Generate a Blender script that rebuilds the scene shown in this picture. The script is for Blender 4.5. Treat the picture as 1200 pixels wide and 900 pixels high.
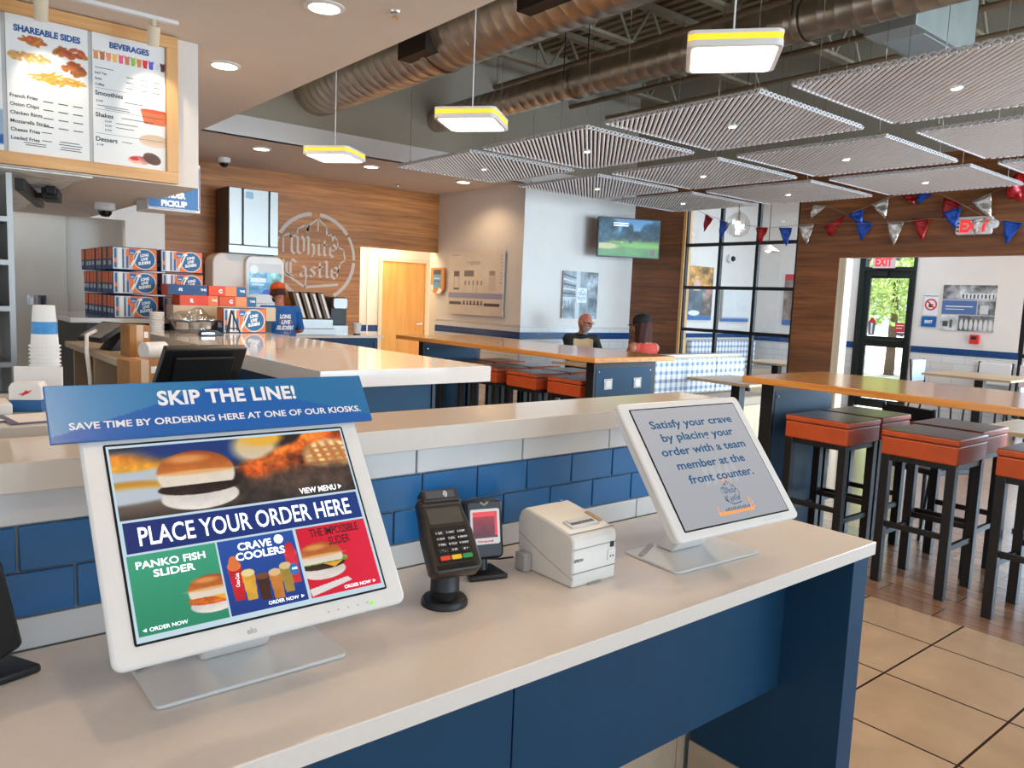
import bpy, bmesh, math, random
import numpy as np
from math import sin, cos, pi, radians, sqrt
from mathutils import Vector, Matrix, Euler
from mathutils.bvhtree import BVHTree
random.seed(7); np.random.seed(7)
for _o in list(bpy.data.objects): bpy.data.objects.remove(_o)
sc = bpy.context.scene
COL = sc.collection
def lin(c):
    r = []
    for v in c[:3]:
        v = v / 255.0
        r.append(v / 12.92 if v <= 0.04045 else ((v + 0.055) / 1.055) ** 2.4)
    return tuple(r)
# ------------------------------------------------------------------ camera
CH = 1.47
YAW, PIT, ROL = radians(50.535), radians(6.258), radians(2.325)
fw = Vector((cos(YAW)*cos(PIT), sin(YAW)*cos(PIT), -sin(PIT)))
rt = Vector((sin(YAW), -cos(YAW), 0)); up = rt.cross(fw)
R2 = rt*cos(ROL) + up*sin(ROL); U2 = up*cos(ROL) - rt*sin(ROL)
cd = bpy.data.cameras.new('camera'); cam = bpy.data.objects.new('camera', cd); COL.objects.link(cam)
cd.sensor_width = 36; cd.lens = 905.17/1200*36; cd.clip_start = .05; cd.clip_end = 200
M = Matrix((R2, U2, -fw)).transposed().to_4x4(); M.translation = (0, 0, CH)
cam.matrix_world = M; sc.camera = cam
# ------------------------------------------------------------------ light, world, exposure
sc.view_settings.view_transform = 'Standard'; sc.view_settings.look = 'None'
sc.view_settings.gamma = 1; sc.view_settings.use_curve_mapping = False
sc.view_settings.exposure = 0.0
try:
    sc.cycles.use_denoising = True
    sc.cycles.max_bounces = 8; sc.cycles.sample_clamp_indirect = 6
except Exception: pass
W = bpy.data.worlds.new('sky'); sc.world = W; W.use_nodes = True
bg = W.node_tree.nodes['Background']; bg.inputs[0].default_value = (.74, .87, 1.0, 1); bg.inputs[1].default_value = 1.5
def lamp(name, typ, loc, power, col, size=None, size_y=None, target=None, spot=None, parent=None):
    L = bpy.data.lights.new(name, typ); L.energy = power; L.color = col
    o = bpy.data.objects.new(name, L); COL.objects.link(o); o.location = loc
    if typ == 'AREA':
        L.size = size
        if size_y: L.shape = 'RECTANGLE'; L.size_y = size_y
    elif typ in ('SPOT', 'POINT') and size: L.shadow_soft_size = size
    if typ == 'SPOT': L.spot_size = spot or 2.0; L.spot_blend = .6
    if target is not None:
        o.rotation_euler = (Vector(target) - Vector(loc)).to_track_quat('-Z', 'Y').to_euler()
    if parent: o.parent = parent
    return o
WARM = (1.0, .70, .43); DAY = (.62, .82, 1.0)
lamp('storefront_daylight', 'AREA', (3.4, -3.9, 1.5), 125, DAY, 5, 2.6, target=(3.4, 3, 1.4))
lamp('side_window_daylight', 'AREA', (6.6, -3.6, 1.5), 210, DAY, 4.2, 2.4, target=(7.0, 7, 2.0)).data.spread = radians(85)
sun = lamp('sun', 'SUN', (20, 12, 20), 16.0, (1, .96, .9), target=(14.5, 6, 0)); sun.data.angle = .02
# ------------------------------------------------------------------ materials
MATS = {}
def mat(name, rgb, rough=.5, metal=0, emit=0, coat=0, noise=0, nscale=30, bump=0, stretch=None, spec=None, alpha=None):
    if name in MATS: return MATS[name]
    m = bpy.data.materials.new(name); m.use_nodes = True; MATS[name] = m
    nt = m.node_tree; b = nt.nodes['Principled BSDF']; c = lin(rgb)
    b.inputs['Base Color'].default_value = (*c, 1); b.inputs['Roughness'].default_value = rough
    b.inputs['Metallic'].default_value = metal
    if coat: b.inputs['Coat Weight'].default_value = coat; b.inputs['Coat Roughness'].default_value = .08
    if spec is not None: b.inputs['Specular IOR Level'].default_value = spec
    if emit: b.inputs['Emission Color'].default_value = (*c, 1); b.inputs['Emission Strength'].default_value = emit
    if noise or bump:
        tc = nt.nodes.new('ShaderNodeTexCoord'); mp = nt.nodes.new('ShaderNodeMapping')
        n = nt.nodes.new('ShaderNodeTexNoise'); n.inputs['Scale'].default_value = nscale; n.inputs['Detail'].default_value = 4
        nt.links.new(tc.outputs['Object'], mp.inputs['Vector']); nt.links.new(mp.outputs['Vector'], n.inputs['Vector'])
        if stretch: mp.inputs['Scale'].default_value = stretch
        if noise:
            mr = nt.nodes.new('ShaderNodeMapRange'); mr.inputs[1].default_value = .3; mr.inputs[2].default_value = .7
            mr.inputs[3].default_value = 1-noise; mr.inputs[4].default_value = 1+noise
            mx = nt.nodes.new('ShaderNodeMix'); mx.data_type = 'RGBA'; mx.blend_type = 'MULTIPLY'; mx.inputs['Factor'].default_value = 1
            mx.inputs['A'].default_value = (*c, 1)
            nt.links.new(n.outputs['Fac'], mr.inputs[0]); nt.links.new(mr.outputs[0], mx.inputs['B'])
            nt.links.new(mx.outputs['Result'], b.inputs['Base Color'])
        if bump:
            bp = nt.nodes.new('ShaderNodeBump'); bp.inputs['Strength'].default_value = bump; bp.inputs['Distance'].default_value = .01
            nt.links.new(n.outputs['Fac'], bp.inputs['Height']); nt.links.new(bp.outputs['Normal'], b.inputs['Normal'])
    return m
def wood(name, dark, light, scale=1.0, axis='X', rough=.45, board=0, coat=0, contrast=1.0):
    """streaky wood grain running along one axis, optional boards"""
    if name in MATS: return MATS[name]
    m = bpy.data.materials.new(name); m.use_nodes = True; MATS[name] = m
    nt = m.node_tree; b = nt.nodes['Principled BSDF']; L = nt.links.new
    tc = nt.nodes.new('ShaderNodeTexCoord'); mp = nt.nodes.new('ShaderNodeMapping')
    s = {'X': (.7, 9, 14), 'Y': (9, .7, 14), 'Z': (9, 14, .7)}[axis]
    mp.inputs['Scale'].default_value = tuple(v*scale for v in s)
    n = nt.nodes.new('ShaderNodeTexNoise'); n.inputs['Scale'].default_value = 1.6; n.inputs['Detail'].default_value = 7; n.inputs['Roughness'].default_value = .62
    n.inputs['Distortion'].default_value = .25
    cr = nt.nodes.new('ShaderNodeValToRGB'); e = cr.color_ramp.elements
    e[0].position = .5-.2/contrast; e[0].color = (*lin(dark), 1); e[1].position = .5+.2/contrast; e[1].color = (*lin(light), 1)
    L(tc.outputs['Object'], mp.inputs['Vector']); L(mp.outputs['Vector'], n.inputs['Vector']); L(n.outputs['Fac'], cr.inputs['Fac'])
    out = cr.outputs['Color']
    if board:
        # tone of each board: white noise of its index across the grain
        sx = nt.nodes.new('ShaderNodeSeparateXYZ'); L(tc.outputs['Object'], sx.inputs[0])
        mt = nt.nodes.new('ShaderNodeMath'); mt.operation = 'DIVIDE'; mt.inputs[1].default_value = board
        L(sx.outputs['Z' if axis in 'XY' and board > 0 else 'X'], mt.inputs[0])
        fl = nt.nodes.new('ShaderNodeMath'); fl.operation = 'FLOOR'; L(mt.outputs[0], fl.inputs[0])
        wn = nt.nodes.new('ShaderNodeTexWhiteNoise'); wn.noise_dimensions = '1D'; L(fl.outputs[0], wn.inputs['W'])
        mr = nt.nodes.new('ShaderNodeMapRange'); mr.inputs[3].default_value = .78; mr.inputs[4].default_value = 1.15
        L(wn.outputs['Value'], mr.inputs[0])
        mx = nt.nodes.new('ShaderNodeMix'); mx.data_type = 'RGBA'; mx.blend_type = 'MULTIPLY'; mx.inputs['Factor'].default_value = 1
        L(out, mx.inputs['A']); L(mr.outputs[0], mx.inputs['B']); out = mx.outputs['Result']
    L(out, b.inputs['Base Color']); b.inputs['Roughness'].default_value = rough
    if coat: b.inputs['Coat Weight'].default_value = coat; b.inputs['Coat Roughness'].default_value = .1
    return m
def brick(name, c1, c2, mortar, bw, bh, ms=.004, rough=.25, offs=.5, plane='XZ', origin=(0, 0, 0), noise=.0, bumpy=.3, coat=0):
    if name in MATS: return MATS[name]
    m = bpy.data.materials.new(name); m.use_nodes = True; MATS[name] = m
    nt = m.node_tree; b = nt.nodes['Principled BSDF']; L = nt.links.new
    tc = nt.nodes.new('ShaderNodeTexCoord'); sx = nt.nodes.new('ShaderNodeSeparateXYZ'); cx = nt.nodes.new('ShaderNodeCombineXYZ')
    L(tc.outputs['Object'], sx.inputs[0])
    for k, a in enumerate(plane):
        ad = nt.nodes.new('ShaderNodeMath'); ad.operation = 'SUBTRACT'; ad.inputs[1].default_value = origin['XYZ'.index(a)]
        L(sx.outputs[a], ad.inputs[0]); L(ad.outputs[0], cx.inputs[k])
    t = nt.nodes.new('ShaderNodeTexBrick'); L(cx.outputs[0], t.inputs['Vector'])
    t.offset = offs; t.inputs['Color1'].default_value = (*lin(c1), 1); t.inputs['Color2'].default_value = (*lin(c2), 1)
    t.inputs['Mortar'].default_value = (*lin(mortar), 1); t.inputs['Scale'].default_value = 1
    t.inputs['Brick Width'].default_value = bw; t.inputs['Row Height'].default_value = bh; t.inputs['Mortar Size'].default_value = ms
    t.inputs['Mortar Smooth'].default_value = .1
    out = t.outputs['Color']
    if noise:
        n = nt.nodes.new('ShaderNodeTexNoise'); n.inputs['Scale'].default_value = 5; n.inputs['Detail'].default_value = 6
        n2 = nt.nodes.new('ShaderNodeMapping'); L(tc.outputs['Object'], n2.inputs['Vector']); L(n2.outputs['Vector'], n.inputs['Vector'])
        if plane == 'YX': n2.inputs['Scale'].default_value = (6, .8, 1)
        mr = nt.nodes.new('ShaderNodeMapRange'); mr.inputs[1].default_value = .3; mr.inputs[2].default_value = .7; mr.inputs[3].default_value = 1-noise; mr.inputs[4].default_value = 1+noise
        mx = nt.nodes.new('ShaderNodeMix'); mx.data_type = 'RGBA'; mx.blend_type = 'MULTIPLY'; mx.inputs['Factor'].default_value = 1
        L(n.outputs['Fac'], mr.inputs[0]); L(out, mx.inputs['A']); L(mr.outputs[0], mx.inputs['B']); out = mx.outputs['Result']
    L(out, b.inputs['Base Color']); b.inputs['Roughness'].default_value = rough
    if coat: b.inputs['Coat Weight'].default_value = coat; b.inputs['Coat Roughness'].default_value = .2
    if bumpy:
        bp = nt.nodes.new('ShaderNodeBump'); bp.inputs['Strength'].default_value = bumpy; bp.inputs['Distance'].default_value = .004; bp.invert = True
        L(t.outputs['Fac'], bp.inputs['Height']); L(bp.outputs['Normal'], b.inputs['Normal'])
    return m
def plaid(name):
    m = bpy.data.materials.new(name); m.use_nodes = True; MATS[name] = m
    nt = m.node_tree; b = nt.nodes['Principled BSDF']; L = nt.links.new
    tc = nt.nodes.new('ShaderNodeTexCoord'); sx = nt.nodes.new('ShaderNodeSeparateXYZ'); L(tc.outputs['Object'], sx.inputs[0])
    acc = None
    for a, per in (('X', .09), ('Z', .09)):
        d = nt.nodes.new('ShaderNodeMath'); d.operation = 'DIVIDE'; d.inputs[1].default_value = per; L(sx.outputs[a], d.inputs[0])
        f = nt.nodes.new('ShaderNodeMath'); f.operation = 'FRACT'; L(d.outputs[0], f.inputs[0])
        g = nt.nodes.new('ShaderNodeMath'); g.operation = 'LESS_THAN'; g.inputs[1].default_value = .42; L(f.outputs[0], g.inputs[0])
        h = nt.nodes.new('ShaderNodeMath'); h.operation = 'MULTIPLY'; h.inputs[1].default_value = .42; L(g.outputs[0], h.inputs[0])
        if acc is None: acc = h.outputs[0]
        else:
            s = nt.nodes.new('ShaderNodeMath'); s.operation = 'ADD'; L(acc, s.inputs[0]); L(h.outputs[0], s.inputs[1]); acc = s.outputs[0]
    mx = nt.nodes.new('ShaderNodeMix'); mx.data_type = 'RGBA'; L(acc, mx.inputs['Factor'])
    mx.inputs['A'].default_value = (*lin((240, 240, 242)), 1); mx.inputs['B'].default_value = (*lin((70, 100, 140)), 1)
    L(mx.outputs['Result'], b.inputs['Base Color']); b.inputs['Roughness'].default_value = .7
    return m
def attr_mat(name, emit=0, rough=.5, coat=0):
    m = bpy.data.materials.new(name); m.use_nodes = True; MATS[name] = m
    nt = m.node_tree; b = nt.nodes['Principled BSDF']; a = nt.nodes.new('ShaderNodeAttribute'); a.attribute_name = 'Col'
    if emit:
        nt.links.new(a.outputs['Color'], b.inputs['Emission Color']); b.inputs['Emission Strength'].default_value = emit
        b.inputs['Base Color'].default_value = (.01, .01, .012, 1)
    else: nt.links.new(a.outputs['Color'], b.inputs['Base Color'])
    b.inputs['Roughness'].default_value = rough
    if coat: b.inputs['Coat Weight'].default_value = coat; b.inputs['Coat Roughness'].default_value = .05
    return m
def glass(name, tint=(1, 1, 1), refl=.06):
    m = bpy.data.materials.new(name); m.use_nodes = True; MATS[name] = m
    nt = m.node_tree; nt.nodes.remove(nt.nodes['Principled BSDF']); o = nt.nodes['Material Output']
    t = nt.nodes.new('ShaderNodeBsdfTransparent'); t.inputs[0].default_value = (*tint, 1)
    g = nt.nodes.new('ShaderNodeBsdfGlossy'); g.inputs['Roughness'].default_value = .02
    mx = nt.nodes.new('ShaderNodeMixShader'); mx.inputs[0].default_value = refl
    nt.links.new(t.outputs[0], mx.inputs[1]); nt.links.new(g.outputs[0], mx.inputs[2]); nt.links.new(mx.outputs[0], o.inputs[0])
    return m
SCREEN = attr_mat('screen_picture', emit=.92, rough=.25); SCREEN.node_tree.nodes['Principled BSDF'].inputs['Specular IOR Level'].default_value = .3
PRINT = attr_mat('printed_picture', rough=.35); CARD = attr_mat('printed_card', rough=.55); GLOSSPRINT = attr_mat('glossy_print', rough=.25)
WHITE = mat('white_plastic', (226, 222, 217), .35, noise=.02); WHITE2 = mat('printer_white_plastic', (222, 218, 210), .45, noise=.02)
BLACK = mat('black_plastic', (22, 21, 21), .4, noise=.1); BLACKM = mat('black_metal', (16, 16, 18), .45, noise=.15)
DARKGLASS = mat('dark_glass', (12, 12, 13), .08)
QUARTZ = mat('cream_quartz', (222, 212, 202), .16, noise=.015, nscale=60); QUARTZW = mat('white_quartz', (218, 210, 202), .07, noise=.012, nscale=50)
NAVY = mat('navy_laminate', (26, 64, 92), .45, noise=.04, nscale=8, spec=.25); NAVYD = mat('dark_navy_laminate', (12, 26, 42), .4, noise=.05, nscale=8)
TABLEW = wood('butcher_block', (196, 122, 48), (228, 160, 82), 1.2, 'Y', .22, coat=.4)
OAK = wood('oak_frame', (206, 148, 84), (226, 176, 116), 1.2, 'X', .4)
OAKZ = wood('oak_frame_upright', (206, 148, 84), (226, 176, 116), 1.2, 'Z', .4)
PANELX = wood('walnut_planks_along', (138, 80, 34), (206, 134, 66), 1.0, 'X', .5, board=.18)
PANELY = wood('walnut_planks_across', (92, 50, 24), (150, 90, 46), 1.0, 'Y', .5, board=.18)
DOORW = wood('maple_door', (205, 146, 62), (226, 172, 88), .8, 'Z', .4)
PALEW = wood('pale_wood', (196, 172, 140), (222, 202, 172), 1.0, 'Z', .5)
SMALLW = wood('table_laminate', (206, 176, 140), (226, 200, 166), 1.0, 'X', .3)
LEATH = mat('orange_leather', (184, 76, 30), .5, noise=.1, nscale=14, bump=.12); LEATHT = mat('leather_top', (92, 58, 44), .28, noise=.12, nscale=25, bump=.1)
WALLW = mat('white_wall_paint', (226, 218, 210), .7, noise=.02, nscale=4); WALLG = mat('taupe_paint', (168, 156, 136), .8, noise=.03, nscale=3)
CEILW = mat('ceiling_paint', (220, 205, 190), .85, noise=.015, nscale=3); DECK = mat('deck_paint', (146, 128, 102), .8, noise=.08, nscale=5)
STEEL = mat('stainless', (168, 166, 162), .42, metal=1, noise=.05, nscale=10, stretch=(30, 30, 1)); GALV = mat('galvanised', (196, 184, 168), .36, metal=1, noise=.12, nscale=9)
GALVB = mat('galvanised_sheet', (168, 170, 162), .45, metal=.45, noise=.1, nscale=4)
GREYW = mat('kitchen_panel', (188, 184, 176), .4, noise=.02, nscale=4); CHROME = mat('chrome', (220, 220, 220), .12, metal=1)
BEIGE = mat('beige_laminate', (196, 172, 142), .5, noise=.03); CARDB = mat('cardboard', (170, 118, 66), .8, noise=.06)
BLUETILE = mat('blue_glaze', (12, 98, 156), .3, noise=.12, nscale=7, coat=.12); WHITETILE = mat('white_glaze', (216, 216, 214), .14, noise=.015, nscale=8)
GROUT = mat('grout', (150, 152, 152), .8, noise=.05)
WAINW = brick('white_wall_tile', (222, 218, 214), (216, 212, 208), (180, 176, 172), .305, .1, .003, plane='YZ')
WAINX = brick('white_wall_tile_along', (222, 218, 214), (216, 212, 208), (180, 176, 172), .305, .1, .003, plane='XZ')
STRY = brick('blue_stripe_tile', (22, 66, 118), (18, 60, 110), (60, 92, 130), .305, .0475, .002, plane='YZ', origin=(0, 0, .94)); STRX = brick('blue_stripe_tile_along', (22, 66, 118), (18, 60, 110), (60, 92, 130), .305, .0475, .002, plane='XZ', origin=(0, 0, .94))
PLAID = plaid('plaid_vinyl')
LIT = mat('lamp_diffuser', (255, 244, 226), .5, emit=6.0); LITP = mat('pendant_diffuser', (255, 240, 216), .5, emit=5.0); LITY = mat('amber_band', (255, 190, 40), .5, emit=1.0)
SPOTM = mat('spot_lens', (255, 226, 180), .5, emit=14.0)
CLOUDM = mat('baffle_white', (244, 242, 242), .6, noise=.03)
PAPER = mat('paper', (235, 230, 224), .7, noise=.02); CLEAR = glass('window_glass', (.97, .99, 1), .05); BAGCLEAR = glass('clear_plastic_film', (.86, .84, .82), .22)
SIGNB = mat('sign_blue', (30, 98, 160), .4, noise=.03); TXTW = mat('white_ink', (240, 240, 238), .5); TXTWE = mat('white_pixels', (240, 244, 248), .4, emit=.85); REDP = mat('red_ink', (214, 48, 42), .5)
TXTB = mat('blue_pixels', (20, 70, 106), .4, emit=.5); TXTBL = mat('blue_ink', (40, 86, 150), .5); TXTK = mat('dark_ink', (40, 38, 38), .5); TXTO = mat('orange_pixels', (214, 140, 84), .4, emit=.5); TXTKE = mat('dark_pixels', (40, 10, 14), .4)
FRAMEK = mat('black_frame', (10, 12, 14), .4); GREEND = mat('door_frame_green', (18, 30, 28), .4, noise=.05)
SKIN = mat('skin', (196, 120, 92), .5, noise=.05, nscale=20); HAIRB = mat('brown_hair', (66, 30, 18), .8, noise=.25, nscale=60, stretch=(4, 4, .5)); BEARD = mat('grey_beard', (170, 158, 148), .8, noise=.2, nscale=90)
SHIRTK = mat('charcoal_shirt', (38, 40, 36), .85, noise=.1); SHIRTR = mat('coral_top', (206, 72, 58), .8, noise=.06); SHIRTB = mat('blue_shirt', (26, 92, 160), .8, noise=.08); ORANGE = mat('orange_cloth', (214, 84, 24), .8, noise=.06); DENIM = mat('dark_trousers', (30, 32, 40), .85, noise=.1)
# ------------------------------------------------------------------ mesh builder
class MB:
    def __init__(s): s.bm = bmesh.new(); s.mi = 0
    def _fin(s, vs, M, f0):
        if M is not None:
            for v in vs: v.co = M @ v.co
        s.bm.faces.ensure_lookup_table()
        for f in s.bm.faces[f0:]: f.material_index = s.mi
    def box(s, x0, y0, z0, x1, y1, z1, M=None):
        f0 = len(s.bm.faces)
        v = [s.bm.verts.new((x, y, z)) for z in (z0, z1) for y in (y0, y1) for x in (x0, x1)]
        for q in ((0, 2, 3, 1), (4, 5, 7, 6), (0, 1, 5, 4), (2, 6, 7, 3), (0, 4, 6, 2), (1, 3, 7, 5)): s.bm.faces.new([v[i] for i in q])
        s._fin(v, M, f0); return s
    def cbox(s, c, d, M=None):
        return s.box(c[0]-d[0]/2, c[1]-d[1]/2, c[2]-d[2]/2, c[0]+d[0]/2, c[1]+d[1]/2, c[2]+d[2]/2, M)
    def prism(s, pts, h0, h1, axis='Z', M=None):
        """polygon (ccw) in the plane across axis, extruded h0..h1"""
        f0 = len(s.bm.faces)
        def P(a, b, h): return {'Z': (a, b, h), 'Y': (a, h, b), 'X': (h, a, b)}[axis]
        lo = [s.bm.verts.new(P(a, b, h0)) for a, b in pts]; hi = [s.bm.verts.new(P(a, b, h1)) for a, b in pts]
        n = len(pts)
        s.bm.faces.new(lo[::-1]); s.bm.faces.new(hi)
        for i in range(n): s.bm.faces.new((lo[i], lo[(i+1) % n], hi[(i+1) % n], hi[i]))
        s._fin(lo+hi, M, f0); return s
    def rrect(s, x0, z0, x1, z1, r, h0, h1, axis='Y', n=5, M=None):
        pts = []
        for cx, cz, a in ((x1-r, z0+r, -90), (x1-r, z1-r, 0), (x0+r, z1-r, 90), (x0+r, z0+r, 180)):
            for k in range(n+1):
                t = radians(a + 90*k/n); pts.append((cx+r*cos(t), cz+r*sin(t)))
        return s.prism(pts, h0, h1, axis, M)
    def cyl(s, p0, p1, r, r1=None, n=16, cap=True, M=None):
        f0 = len(s.bm.faces); p0 = Vector(p0); p1 = Vector(p1); r1 = r if r1 is None else r1
        q = (p1-p0).to_track_quat('Z', 'Y'); a = [];  b = []
        for k in range(n):
            d = q @ Vector((cos(2*pi*k/n), sin(2*pi*k/n), 0)); a.append(s.bm.verts.new(p0+d*r)); b.append(s.bm.verts.new(p1+d*r1))
        for k in range(n): s.bm.faces.new((a[k], a[(k+1) % n], b[(k+1) % n], b[k]))
        if cap: s.bm.faces.new(a[::-1]); s.bm.faces.new(b)
        s._fin(a+b, M, f0); return s
    def lathe(s, prof, n=24, c=(0, 0, 0), M=None, cap=True):
        f0 = len(s.bm.faces); rings = []; allv = []
        for r, z in prof:
            ring = [s.bm.verts.new((c[0]+r*cos(2*pi*k/n), c[1]+r*sin(2*pi*k/n), c[2]+z)) for k in range(n)]; rings.append(ring); allv += ring
        for i in range(len(rings)-1):
            for k in range(n): s.bm.faces.new((rings[i][k], rings[i][(k+1) % n], rings[i+1][(k+1) % n], rings[i+1][k]))
        if cap: s.bm.faces.new(rings[0][::-1]); s.bm.faces.new(rings[-1])
        s._fin(allv, M, f0); return s
    def tube(s, pts, r, n=8, M=None):
        f0 = len(s.bm.faces); pts = [Vector(p) for p in pts]; rings = []; allv = []
        for i, p in enumerate(pts):
            d = (pts[min(i+1, len(pts)-1)] - pts[max(i-1, 0)]).normalized(); q = d.to_track_quat('Z', 'Y')
            ring = [s.bm.verts.new(p + q @ Vector((r*cos(2*pi*k/n), r*sin(2*pi*k/n), 0))) for k in range(n)]; rings.append(ring); allv += ring
        for i in range(len(rings)-1):
            for k in range(n): s.bm.faces.new((rings[i][k], rings[i][(k+1) % n], rings[i+1][(k+1) % n], rings[i+1][k]))
        s.bm.faces.new(rings[0][::-1]); s.bm.faces.new(rings[-1])
        s._fin(allv, M, f0); return s
    def ball(s, c, r, sx=1, sy=1, sz=1, n=3, M=None):
        f0 = len(s.bm.faces); g = bmesh.ops.create_icosphere(s.bm, subdivisions=n, radius=r)
        for v in g['verts']: v.co = Vector((v.co.x*sx+c[0], v.co.y*sy+c[1], v.co.z*sz+c[2]))
        s._fin(g['verts'], M, f0); return s
    def quad(s, a, b, c, d):
        f0 = len(s.bm.faces); s.bm.faces.new([s.bm.verts.new(p) for p in (a, b, c, d)]); s._fin([], None, f0); return s
    def poly3(s, pts):
        f0 = len(s.bm.faces); s.bm.faces.new([s.bm.verts.new(p) for p in pts]); s._fin([], None, f0); return s
    def build(s, name, mats, parent=None, bevel=0, seg=2, smooth=False, loc=None):
        bmesh.ops.recalc_face_normals(s.bm, faces=s.bm.faces[:])
        me = bpy.data.meshes.new(name); s.bm.to_mesh(me); s.bm.free()
        for m in (mats if isinstance(mats, (list, tuple)) else [mats]): me.materials.append(m)
        o = bpy.data.objects.new(name, me); COL.objects.link(o)
        if parent: o.parent = parent
        if loc: o.location = loc
        if bevel:
            b = o.modifiers.new('bevel', 'BEVEL'); b.width = bevel; b.segments = seg; b.limit_method = 'ANGLE'; b.angle_limit = .6
        if smooth or bevel:
            for p in me.polygons: p.use_smooth = True
            me.set_sharp_from_angle(angle=.7 if not bevel else .9)
        return o
def tag(o, label=None, cat=None, group=None, kind=None):
    if label: o['label'] = label
    if cat: o['category'] = cat
    if group: o['group'] = group
    if kind: o['kind'] = kind
    return o
def thing(name, label, cat, loc=(0, 0, 0), rz=0, group=None, rot=None):
    o = bpy.data.objects.new(name, None); COL.objects.link(o); o.location = loc; o.empty_display_size = .05
    o.rotation_euler = rot if rot else (0, 0, rz)
    return tag(o, label, cat, group)
def struct(name, mb, mats, label=None, **k):
    o = mb.build(name, mats, **k); o['kind'] = 'structure'
    tag(o, label or name.replace('_', ' ') + ' of the restaurant room', name.split('_')[0]); return o
def kids(o): return [c for c in bpy.data.objects if c.parent == o]
def dup(root, loc, rz=None, label=None, group=None):
    def cp(o, par):
        c = o.copy(); COL.objects.link(c)
        if par: c.parent = par
        for k in KID.get(o.name, []): cp(k, c)
        return c
    if not hasattr(dup, 'done') or root.name not in dup.done:
        dup.done = getattr(dup, 'done', set()); dup.done.add(root.name)
        def reg(o):
            KID[o.name] = kids(o)
            for k in KID[o.name]: reg(k)
        reg(root)
    r = cp(root, None); r.location = loc
    if rz is not None: r.rotation_euler = (0, 0, rz)
    if label: r['label'] = label
    if group: r['group'] = group
    return r
KID = {}
# frame on an upright board: x right, z up, facing -y
FRONT = Matrix.Rotation(pi/2, 4, 'X')
def frame(o, right, upv):
    r = Vector(right).normalized(); u = Vector(upv).normalized(); n = r.cross(u)
    m = Matrix((r, u, n)).transposed().to_4x4(); m.translation = o; return m
# ------------------------------------------------------------------ lettering
_tc = {}
def text_bm(s, bold=0, shear=0, sp=1.0):
    k = (s, bold, shear, sp)
    if k not in _tc:
        cu = bpy.data.curves.new('t', 'FONT'); cu.body = s; cu.size = 1; cu.offset = bold; cu.shear = shear; cu.space_character = sp; cu.resolution_u = 3; cu.fill_mode = 'FRONT'
        ob = bpy.data.objects.new('t', cu); COL.objects.link(ob)
        me = bpy.data.meshes.new_from_object(ob.evaluated_get(bpy.context.evaluated_depsgraph_get()))
        v = np.array([tuple(q.co) for q in me.vertices]); f = [tuple(p.vertices) for p in me.polygons]
        bpy.data.objects.remove(ob); bpy.data.curves.remove(cu); bpy.data.meshes.remove(me)
        _tc[k] = (v, f)
    return _tc[k]
class TX:
    """lines of lettering in one mesh, laid out in a board's own x/z metres"""
    def __init__(s): s.v = []; s.f = []; s.m = []
    def add(s, txt, cx, cy, w=None, h=None, align='C', bold=.02, shear=0, rot=0, sp=1.0, mi=0, d=0):
        v, f = text_bm(txt, bold, shear, sp); v = v.copy()
        lo = v.min(0); hi = v.max(0); W0 = hi[0]-lo[0]; H0 = hi[1]-lo[1]
        capv, _ = text_bm('H', bold); ch = capv[:, 1].max()
        sy = (h/ch) if h else None; sx = (w/W0) if w else None
        if sx is None: sx = sy
        if sy is None: sy = sx
        x = (v[:, 0]-lo[0]-{'C': W0/2, 'L': 0, 'R': W0}[align])*sx; y = (v[:, 1]-ch/2)*sy
        c, q = cos(rot), sin(rot); b = len(s.v)
        for a, e in zip(x, y): s.v.append((cx+a*c-e*q, cy+a*q+e*c, d))
        s.f += [tuple(i+b for i in p) for p in f]; s.m += [mi]*len(f); return s
    def poly(s, pts, mi=0, d=0):
        b = len(s.v); s.v += [(a, e, d) for a, e in pts]; s.f.append(tuple(range(b, b+len(pts)))); s.m.append(mi); return s
    def stroke(s, pts, w, mi=0, d=0):
        for (a, b), (c, e) in zip(pts[:-1], pts[1:]):
            L = math.hypot(c-a, e-b) or 1; nx, ny = -(e-b)/L*w/2, (c-a)/L*w/2; ex, ey = (c-a)/L*w*.3, (e-b)/L*w*.3
            s.poly([(a+nx-ex, b+ny-ey), (a-nx-ex, b-ny-ey), (c-nx+ex, e-ny+ey), (c+nx+ex, e+ny+ey)], mi, d)
        return s
    def arc(s, cx, cy, r, a0, a1, w, mi=0, n=14, ry=None, d=0):
        ry = ry or r
        for k in range(n):
            t0 = radians(a0+(a1-a0)*k/n); t1 = radians(a0+(a1-a0)*(k+1)/n); i = 1-w/2/r; o = 1+w/2/r
            s.poly([(cx+r*i*cos(t0), cy+ry*i*sin(t0)), (cx+r*o*cos(t0), cy+ry*o*sin(t0)), (cx+r*o*cos(t1), cy+ry*o*sin(t1)), (cx+r*i*cos(t1), cy+ry*i*sin(t1))], mi, d)
        return s
    def disc(s, cx, cy, rx, ry=None, mi=0, n=24, d=0):
        ry = ry or rx; return s.poly([(cx+rx*cos(2*pi*k/n), cy+ry*sin(2*pi*k/n)) for k in range(n)], mi, d)
    def build(s, name, mats, parent, Mx, off=.001, label=None):
        me = bpy.data.meshes.new(name)
        me.from_pydata([tuple(Mx @ Vector((x, y, off+d))) for x, y, d in s.v], [], s.f); me.polygons.foreach_set('material_index', s.m)
        for m in (mats if isinstance(mats, (list, tuple)) else [mats]): me.materials.append(m)
        o = bpy.data.objects.new(name, me); COL.objects.link(o); o.parent = parent
        if label: o['label'] = label
        return o
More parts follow.
